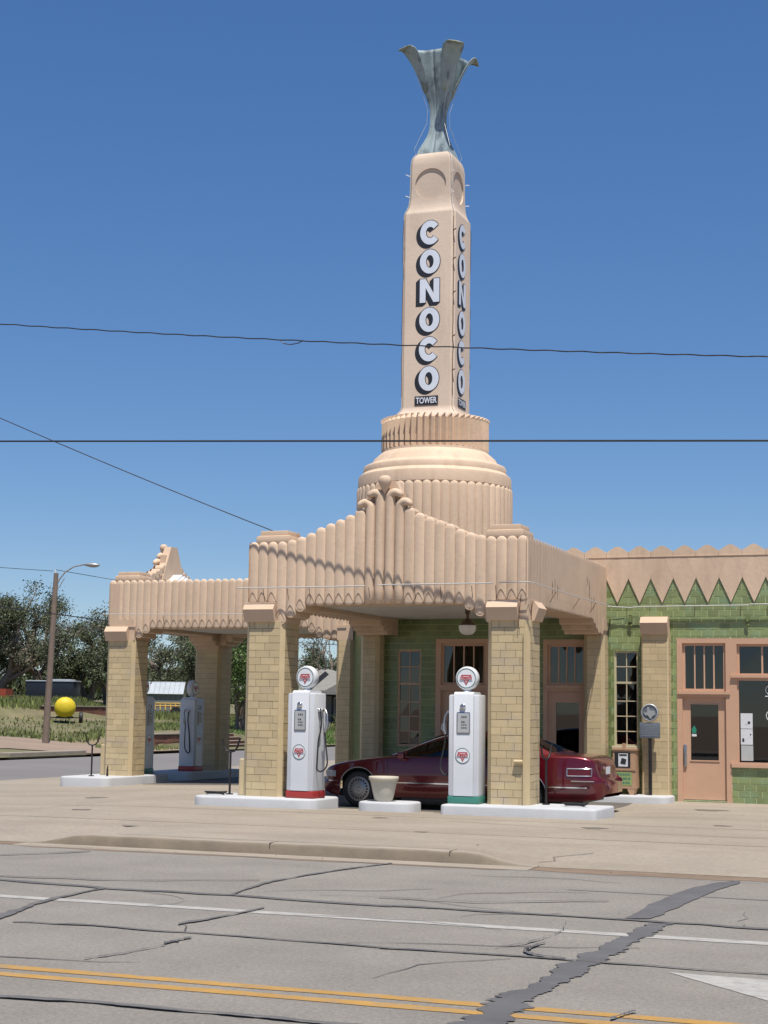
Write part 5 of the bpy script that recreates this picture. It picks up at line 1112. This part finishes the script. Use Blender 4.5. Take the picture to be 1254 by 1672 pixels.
wire('power_line', (-62.0, 60.5, 9.9), (-40.9, 64.75, 7.98), 0.15, 0.013, 'cable reaching the street lamp pole from the left')
wire('power_line', (-40.85, 64.9, 8.05), (-23.0, 75, 5.9), 0.25, 0.013, 'cable leaving the street lamp pole to the right')
wire('power_line', (-62, 92, 7.2), (-24, 104, 5.3), 0.12, 0.022, 'distant cable seen above the grey roofed house')

# ------------------------------------------------------------------ street lamp on a wooden pole
t = thing('street_lamp', 'leaning wooden pole with a curved lamp arm at the left', 'street lamp', (-41.1, 64.95, 0.05), world=False)
MB().tube([(0, 0, -.3), (0.08, 0, 2.4), (0.17, 0, 5.2), (0.24, 0, 7.85)], [.16, .15, .13, .11], 14).build('pole', polem, t, 50)
MB().tube([(0.26, 0, 7.2), (0.38, 0.06, 7.55), (0.62, .15, 7.9), (1.0, .28, 8.16), (1.5, .42, 8.27)], 0.035, 8).tube([(0.28, 0, 7.0), (0.42, .06, 7.25), (0.6, .15, 7.62)], .02, 6).build('arm', lamphead, t, 50)
rows_ = []
for k in range(9):
    u = k / 8; rr = 0.04 + 0.14 * math.sin(math.pi * min(1, u * .95)) ** 0.8 * (0.45 + .55 * u)
    cx_ = 1.42 + 0.72 * u; cy_ = .40 + .2 * u
    rows_.append([(cx_ - .1 * math.sin(a) * rr, cy_ + math.cos(a) * rr, 8.27 - .02 * u + math.sin(a) * rr * (.55 if math.sin(a) > 0 else .9)) for a in [2 * math.pi * q / 12 for q in range(12)]])
h_ = MB().grid(rows_, close=True); h_.add(rows_[0], [tuple(range(12))]); h_.add(rows_[-1], [tuple(range(12))]); h_.build('lamp_head', lamphead, t, 50)
MB().tube([(0.20, 0, 7.85), (0.2, 0, 8.02)], 0.03, 8).build('insulator', emblem_white, t)

# ------------------------------------------------------------------ things on the hillside
t = thing('tank_trailer', 'round yellow tank on a small wheeled trailer', 'trailer', (-51.4, 83.2, 0.84), R(-58) , world=False)
MB().lathe([(0.02, -1.30), (0.25, -1.28), (0.45, -1.20), (.58, -1.05), (.62, -.9), (.62, .9), (.58, 1.05), (.45, 1.2), (.25, 1.28), (.02, 1.3)], (0, 0, .86), 28, 'x').build('tank', tankm, t, 50)
MB().box(-1.1, 1.1, -.36, .36, .24, .32).box(-.7, -.5, -.9, .9, .25, .31).box(-1.2, -1.1, -.5, .5, .24, .36).build('chassis', cartrim, t)
for sy in (-1, 1): MB().lathe([(.1, -.1), (.28, -.11), (.33, -.07), (.33, .07), (.28, .11), (.1, .1)], (-.6, sy * .95, .30), 20, 'y').build('wheel', rubber, t, 40)
t = thing('box_trailer', 'black enclosed trailer with a white roof under the trees', 'trailer', (-68.9, 108.4, 2.02), R(16), world=False)
MB().bbox(-1.1, 2.6, -1.0, 1.0, 0.15, 1.62, 0.06).build('body', blackbox, t, 40)
MB().bbox(-1.15, 2.65, -1.05, 1.05, 1.60, 1.70, .04).bbox(0.6, 2.3, -.8, .8, 1.68, 1.80, .08).build('roof', galv, t, 40)
for x in (0.4, 1.3): MB().lathe([(.1, -.1), (.3, -.1), (.3, .1), (.1, .1)], (x, -1.02, .15), 18, 'y').build('wheel', rubber, t, 40)
t = thing('garden_shed', 'small shed with a bright metal roof seen through the far canopy', 'shed', (-67.9, 126.6, 0.98), R(22), world=False)
MB().box(-3.2, 1.2, 0, 3.0, 0, 2.05).build('side_wall', sheddk, t)
MB().prism([(-.02, 0), (3.02, 0), (3.02, 2.05), (1.5, 2.95), (-.02, 2.05)], 'x', 1.2, 1.26).build('gable_wall', shedm, t)
r_ = MB()
for k in range(11):
    x0 = -3.4 + k * .43; r_.add([(x0, -.2, 1.98), (x0 + .415, -.2, 1.98), (x0 + .415, 1.5, 3.05), (x0, 1.5, 3.05)], [(0, 1, 2, 3)]); r_.add([(x0, 3.2, 1.98), (x0 + .415, 3.2, 1.98), (x0 + .415, 1.5, 3.05), (x0, 1.5, 3.05)], [(0, 1, 2, 3)])
r_.box(-3.4, 1.33, 1.44, 1.56, 3.02, 3.08); r_.build('roof_sheets', galv, t)
MB().box(1.262, 1.29, .9, 2.1, 0, 1.9).build('door', shedm, t)
t = thing('farm_machine', 'rusty yellow machinery frame standing by the shed', 'machinery', (-61.9, 116.5, tz(-61.9, 116.5)), R(15), world=False)
m_ = MB()
for k in range(8):
    x = -1.6 + k * .42; m_.tube([(x, 0, 1.0), (x + .1, -.25, .5), (x - .05, -.1, .05)], .05, 6)
m_.tube([(-1.8, 0, 1.0), (1.7, 0, 1.0)], .07, 6).tube([(-1.8, .5, .8), (1.7, .5, .8)], .07, 6); m_.build('frame', equip, t)
MB().lathe([(.1, -.12), (.38, -.13), (.38, .13), (.1, .12)], (.2, -.3, .38), 18, 'y').build('wheel', rubber, t, 40)
t = thing('red_trailer', 'red farm trailer at the left edge of the view', 'trailer', (-67.0, 99.0, 2.2), R(10), world=False)
MB().box(-2.0, 1.15, -.6, .6, .15, .75).build('body', mat('rust_red', (.28, .05, .02), .7), t); MB().tube([(1.15, 0, .25), (2.1, 0, .2)], .05, 6).build('drawbar', rust, t)
MB().lathe([(.1, -.1), (.28, -.1), (.28, .1), (.1, .1)], (-.4, -.62, .2), 16, 'y').build('wheel', rubber, t)
# brick retaining walls, laid brick by brick where it can be told apart
def brickwall(label, a, b, z0, z1, bw=0.62, bh=0.16):
    a, b = Vector(a), Vector(b); d = b - a; L_ = d.length; ang = math.atan2(d.y, d.x)
    t_ = thing('retaining_wall', label, 'wall', (a.x, a.y, z0), ang, 'brick retaining walls', world=False)
    MB().box(0, L_, 0.02, .35, -.3, z1 - z0).build('core', mortar if False else mat('red_mortar', (.15, .08, .06), .9), t_)
    bm_ = MB().bbox(0, bw - .015, -.015, .03, 0, bh - .012, .006).mesh('brick', brickr)
    n = int((z1 - z0) / bh)
    for k in range(n):
        x = -bw / 2 * (k % 2)
        while x < L_ - bw:
            inst('brick', bm_, t_, (max(0, x), random.uniform(-.01, .01), k * bh)); x += bw
    MB().bbox(-.05, L_ + .05, -.06, .40, z1 - z0, z1 - z0 + .07, .015).build('coping', kerbm, t_)
    return t_
brickwall('brick retaining wall behind the yellow tank', (-54.5, 86.0), (-54.3, 97.0), 1.05, 1.75)
brickwall('brick retaining wall beside the steps across the street', (-36.9, 67.6), (-36.95, 72.4), -0.15, 0.52)
t = thing('garden_steps', 'brick steps rising from the side street', 'steps', (-36.9, 72.6, -0.15), 0, world=False)
for k in range(4): MB().bbox(-1.7 + .0, 0.9 - .34 * k, 0.0, 3.6, .17 * k, .17 * (k + 1) - .002, .012).build('step', brickr, t); MB().bbox(-1.7, 0.93 - .34 * k, -.02, 3.62, .17 * (k + 1) - .03, .17 * (k + 1), .01).build('tread', kerbm, t)
# ------------------------------------------------------------------ house across the street
t = thing('house', 'grey roofed house with a porch seen between the pillars', 'house', (-45.0, 107.0, 0.75), R(20.8), world=False)
MB().box(-6, 6, 0, 8, -.4, 2.42).build('wall', housew, t)
rf = MB().add([(-6.5, -.5, 2.38), (6.5, -.5, 2.38), (6.5, 8.5, 2.38), (-6.5, 8.5, 2.38), (-3.2, 4, 4.05), (-.05, 4, 4.05)], [(0, 1, 5, 4), (1, 2, 5), (2, 3, 4, 5), (3, 0, 4), (0, 3, 2, 1)]).build('roof', shingle, t)
MB().prism([(0.0, 2.30), (4.6, 2.30), (2.3, 3.55)], 'y', -2.2, 3.0).build('porch_roof', shingle, t)
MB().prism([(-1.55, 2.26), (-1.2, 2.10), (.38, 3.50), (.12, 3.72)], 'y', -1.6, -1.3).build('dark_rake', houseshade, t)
MB().box(-.2, 4.8, -2.3, -2.12, 2.10, 2.34).build('porch_fascia', housew, t)
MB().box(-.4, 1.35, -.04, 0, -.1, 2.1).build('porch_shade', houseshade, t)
for x in (1.65, 4.2):
    MB().prism([(x - .14, .9), (x + .14, .9), (x + .10, 2.12), (x - .10, 2.12)], 'y', -2.2, -1.95).build('porch_column', housewhite, t); MB().bbox(x - .27, x + .27, -2.35, -1.8, -.5, .92, .03).build('porch_pier', housewhite, t)
f_ = MB().box(.72, 1.2, -.09, -.05, .7, 1.9).build('window', housewhite, t); MB().box(.77, 1.15, -.1, -.092, .76, 1.84).build('pane', houseshade, f_)
f_ = MB().box(2.2, 3.8, -.09, -.05, .7, 1.9).build('window', housewhite, t); MB().box(2.28, 3.72, -.1, -.092, .78, 1.82).build('pane', houseshade, f_)
MB().box(.0, .55, -.08, -.03, -.1, 2.0).build('door', housew, t)
for k in range(3): MB().box(-.2, .9, -3.2 + .35 * k, -2.8 + .35 * k, -.6, -.42 + .15 * k).build('step', kerbm, t)
MB().box(-1.3, 4.8, -2.35, 0, -.6, -.1).build('porch_floor', kerbm, t)
t = thing('sign_frame', 'thin dark bracket frame standing before the house roof', 'frame', (-44.5, 100.5, .8), R(20.8), world=False)
MB().tube([(0, 0, 0), (0, 0, 4.25), (1.1, 0, 4.25)], .06, 6).build('post', blackp, t)
struct('garden_path', sheet(fr(-41.5, -36, 1.0), [99.6, 100.2], lambda x, y: tz(x, y) + .04), kerbm)

# ------------------------------------------------------------------ trees
def tree(label, loc, h, spread, m_leaf, nleaf, leaf=0.2, trunk=0.22, levels=4, fork_at=0.3, up=0.6, seed=1, name='tree', stems=1, droop=0.0, shape=None):
    rnd = random.Random(seed); t_ = thing(name, label, 'tree', loc, 0, world=False)
    wood = MB(); tips = []
    def limb(p, d, ln, r, lev):
        pts = [p]; rs = [r]; q = p.copy(); dd = d.copy(); n = 4
        for k in range(n):
            dd = (dd + Vector((rnd.uniform(-.25, .25), rnd.uniform(-.25, .25), rnd.uniform(-.1, .16) - droop * (levels - lev) / levels))).normalized()
            q = q + dd * ln / n; pts.append(q.copy()); rs.append(r * (1 - .45 * (k + 1) / n))
            if lev <= 1: tips.append((q.copy(), ln))
        wood.tube(pts, rs, 7 if lev > 2 else 4, cap=False)
        if lev == 0: tips.append((q, ln)); return
        nb = rnd.choice((2, 3, 3)) if lev < levels else rnd.choice((3, 4))
        for k in range(nb):
            a = rnd.uniform(0, 6.28); sp_ = rnd.uniform(.45, .95) * spread
            nd_ = (dd * up + Vector((math.cos(a) * sp_, math.sin(a) * sp_, rnd.uniform(.0, .45)))).normalized()
            limb(pts[rnd.choice((2, 3, 4, 4))], nd_, ln * rnd.uniform(.6, .82), r * .55, lev - 1)
    for s_ in range(stems):
        limb(Vector((rnd.uniform(-.3, .3) * (stems - 1), rnd.uniform(-.3, .3) * (stems - 1), -.3)), Vector((rnd.uniform(-.2, .2), rnd.uniform(-.2, .2), 1)).normalized(), h * fork_at, trunk, levels)
    zmax = max(p.z for p, _ in tips); k_ = h / zmax
    wood.v = [(v[0] * k_, v[1] * k_, v[2] * k_) for v in wood.v]; wood.build('trunk', bark, t_, 60)
    v = []; f = []
    for i in range(int(nleaf * 2.0)):
        p, ln = rnd.choice(tips); p = p * k_; rr = ln * .42
        c = p + Vector((rnd.gauss(0, rr), rnd.gauss(0, rr), rnd.gauss(0, rr * .8)))
        if c.z < h * .08: continue
        s = leaf * rnd.uniform(.38, .85); a = Vector((rnd.gauss(0, 1), rnd.gauss(0, 1), rnd.gauss(0, .7))).normalized(); b = a.orthogonal().normalized(); e = a.cross(b)
        j = len(v); v += [c - b * s * .5, c + e * s * .28, c + b * s * .5, c - e * s * .30]; f.append((j, j + 1, j + 2, j + 3))
    me = bpy.data.meshes.new('crown'); me.from_pydata([tuple(q) for q in v], [], f); me.materials.append(m_leaf)
    o = bpy.data.objects.new('crown', me); COL.objects.link(o); o.parent = t_
    return t_
tree('tall dark open tree at the left edge behind the lamp pole', (-76.6, 112.0, 2.2), 9.8, .85, leaf_dark, 13000, .26, .30, 4, .30, .8, 5, stems=3)
tree('grey thinly leaved tree with bare boughs right of the lamp pole', (-72.0, 113.5, 2.2), 6.6, 1.25, leaf_grey, 1500, .26, .24, 4, .32, .6, 8, stems=2)
tree('low dark bushy tree behind the black trailer', (-65.5, 112.5, 2.1), 4.4, 1.0, leaf_dark, 9000, .26, .16, 3, .3, .6, 13, stems=3)
tree('dense dark tree at the far left edge, low in the hedge line', (-80.5, 116.0, 2.2), 6.5, 1.1, leaf_dark, 8000, .3, .2, 3, .3, .6, 21, stems=3)
tree('dark round tree between lamp pole and far canopy', (-70.2, 117.0, 2.1), 4.3, 1.0, leaf_dark, 8000, .28, .18, 3, .3, .6, 34, stems=2)
tree('grey green drooping tree framed by the far canopy arch', (-74.0, 138.0, 1.4), 9.5, 1.2, leaf_grey, 11000, .30, .34, 4, .3, .55, 44, stems=2, droop=.12)
tree('grey green tree behind the metal roofed shed', (-68.0, 142.0, 1.4), 9.0, 1.1, leaf_grey, 9000, .30, .3, 4, .3, .6, 51, stems=2, droop=.08)
tree('small grey green tree left of the metal roofed shed', (-80.0, 140.0, 1.6), 8.5, 1.2, leaf_dark, 8500, .30, .3, 3, .3, .6, 57, stems=3)
tree('dense bright green tree left of the front canopy pillar', (-42.6, 87.0, 0.6), 5.6, 0.95, leaf_green, 13000, .20, .15, 3, .28, .7, 62, stems=4)
tree('dark tree behind the bright green one', (-47.5, 96.0, 0.9), 5.2, 1.0, leaf_dark, 7000, .24, .16, 3, .3, .6, 66, stems=2)
tree('bare looking tree behind the bright green one', (-47.0, 112.0, 0.9), 8.4, 1.0, leaf_grey, 700, .22, .16, 4, .3, .7, 70, stems=1)
tree('tree top showing over the house roof', (-52.5, 125.0, 1.2), 5.6, 1.0, leaf_dark, 5000, .25, .2, 3, .35, .7, 74)
tree('leafy tree top at the right end of the house roof', (-46.6, 122.0, 1.2), 5.4, 1.1, leaf_dark, 6000, .25, .2, 3, .35, .6, 78)
for (x, y, s_, lb) in ((-41.2, 101.5, 61, 'round green shrub before the porch'), (-40.2, 101.9, 64, 'clipped green shrub at the porch corner')):
    tree(lb, (x, y, .65), 1.0, 1.0, leaf_green, 2200, .10, .05, 2, .3, .5, s_, name='shrub', stems=5)['category'] = 'shrub'
# far wood along the horizon
v = []; f = []
for i in range(26000):
    u = random.uniform(0, 1); X = -240 + 210 * u; Y = 235 + 30 * random.random() + 60 * u
    hh = 6.0 + 2.5 * math.sin(X * .07) + 1.6 * math.sin(X * .23 + 1); z = 1.0 + hh * random.random() ** .75
    s = random.uniform(.5, 1.2); a = Vector((random.gauss(0, 1), random.gauss(0, 1), random.gauss(0, .6))).normalized(); b = a.orthogonal().normalized() * s; e = a.cross(b).normalized() * s * .6; c = Vector((X, Y, z)); j = len(v)
    v += [tuple(c - b), tuple(c + e), tuple(c + b), tuple(c - e)]; f.append((j, j + 1, j + 2, j + 3))
me = bpy.data.meshes.new('far_wood'); me.from_pydata(v, [], f); me.materials.append(leaf_dark); o = bpy.data.objects.new('far_wood', me); COL.objects.link(o)
tag(o, 'low line of distant trees along the horizon', 'trees', kind='stuff')
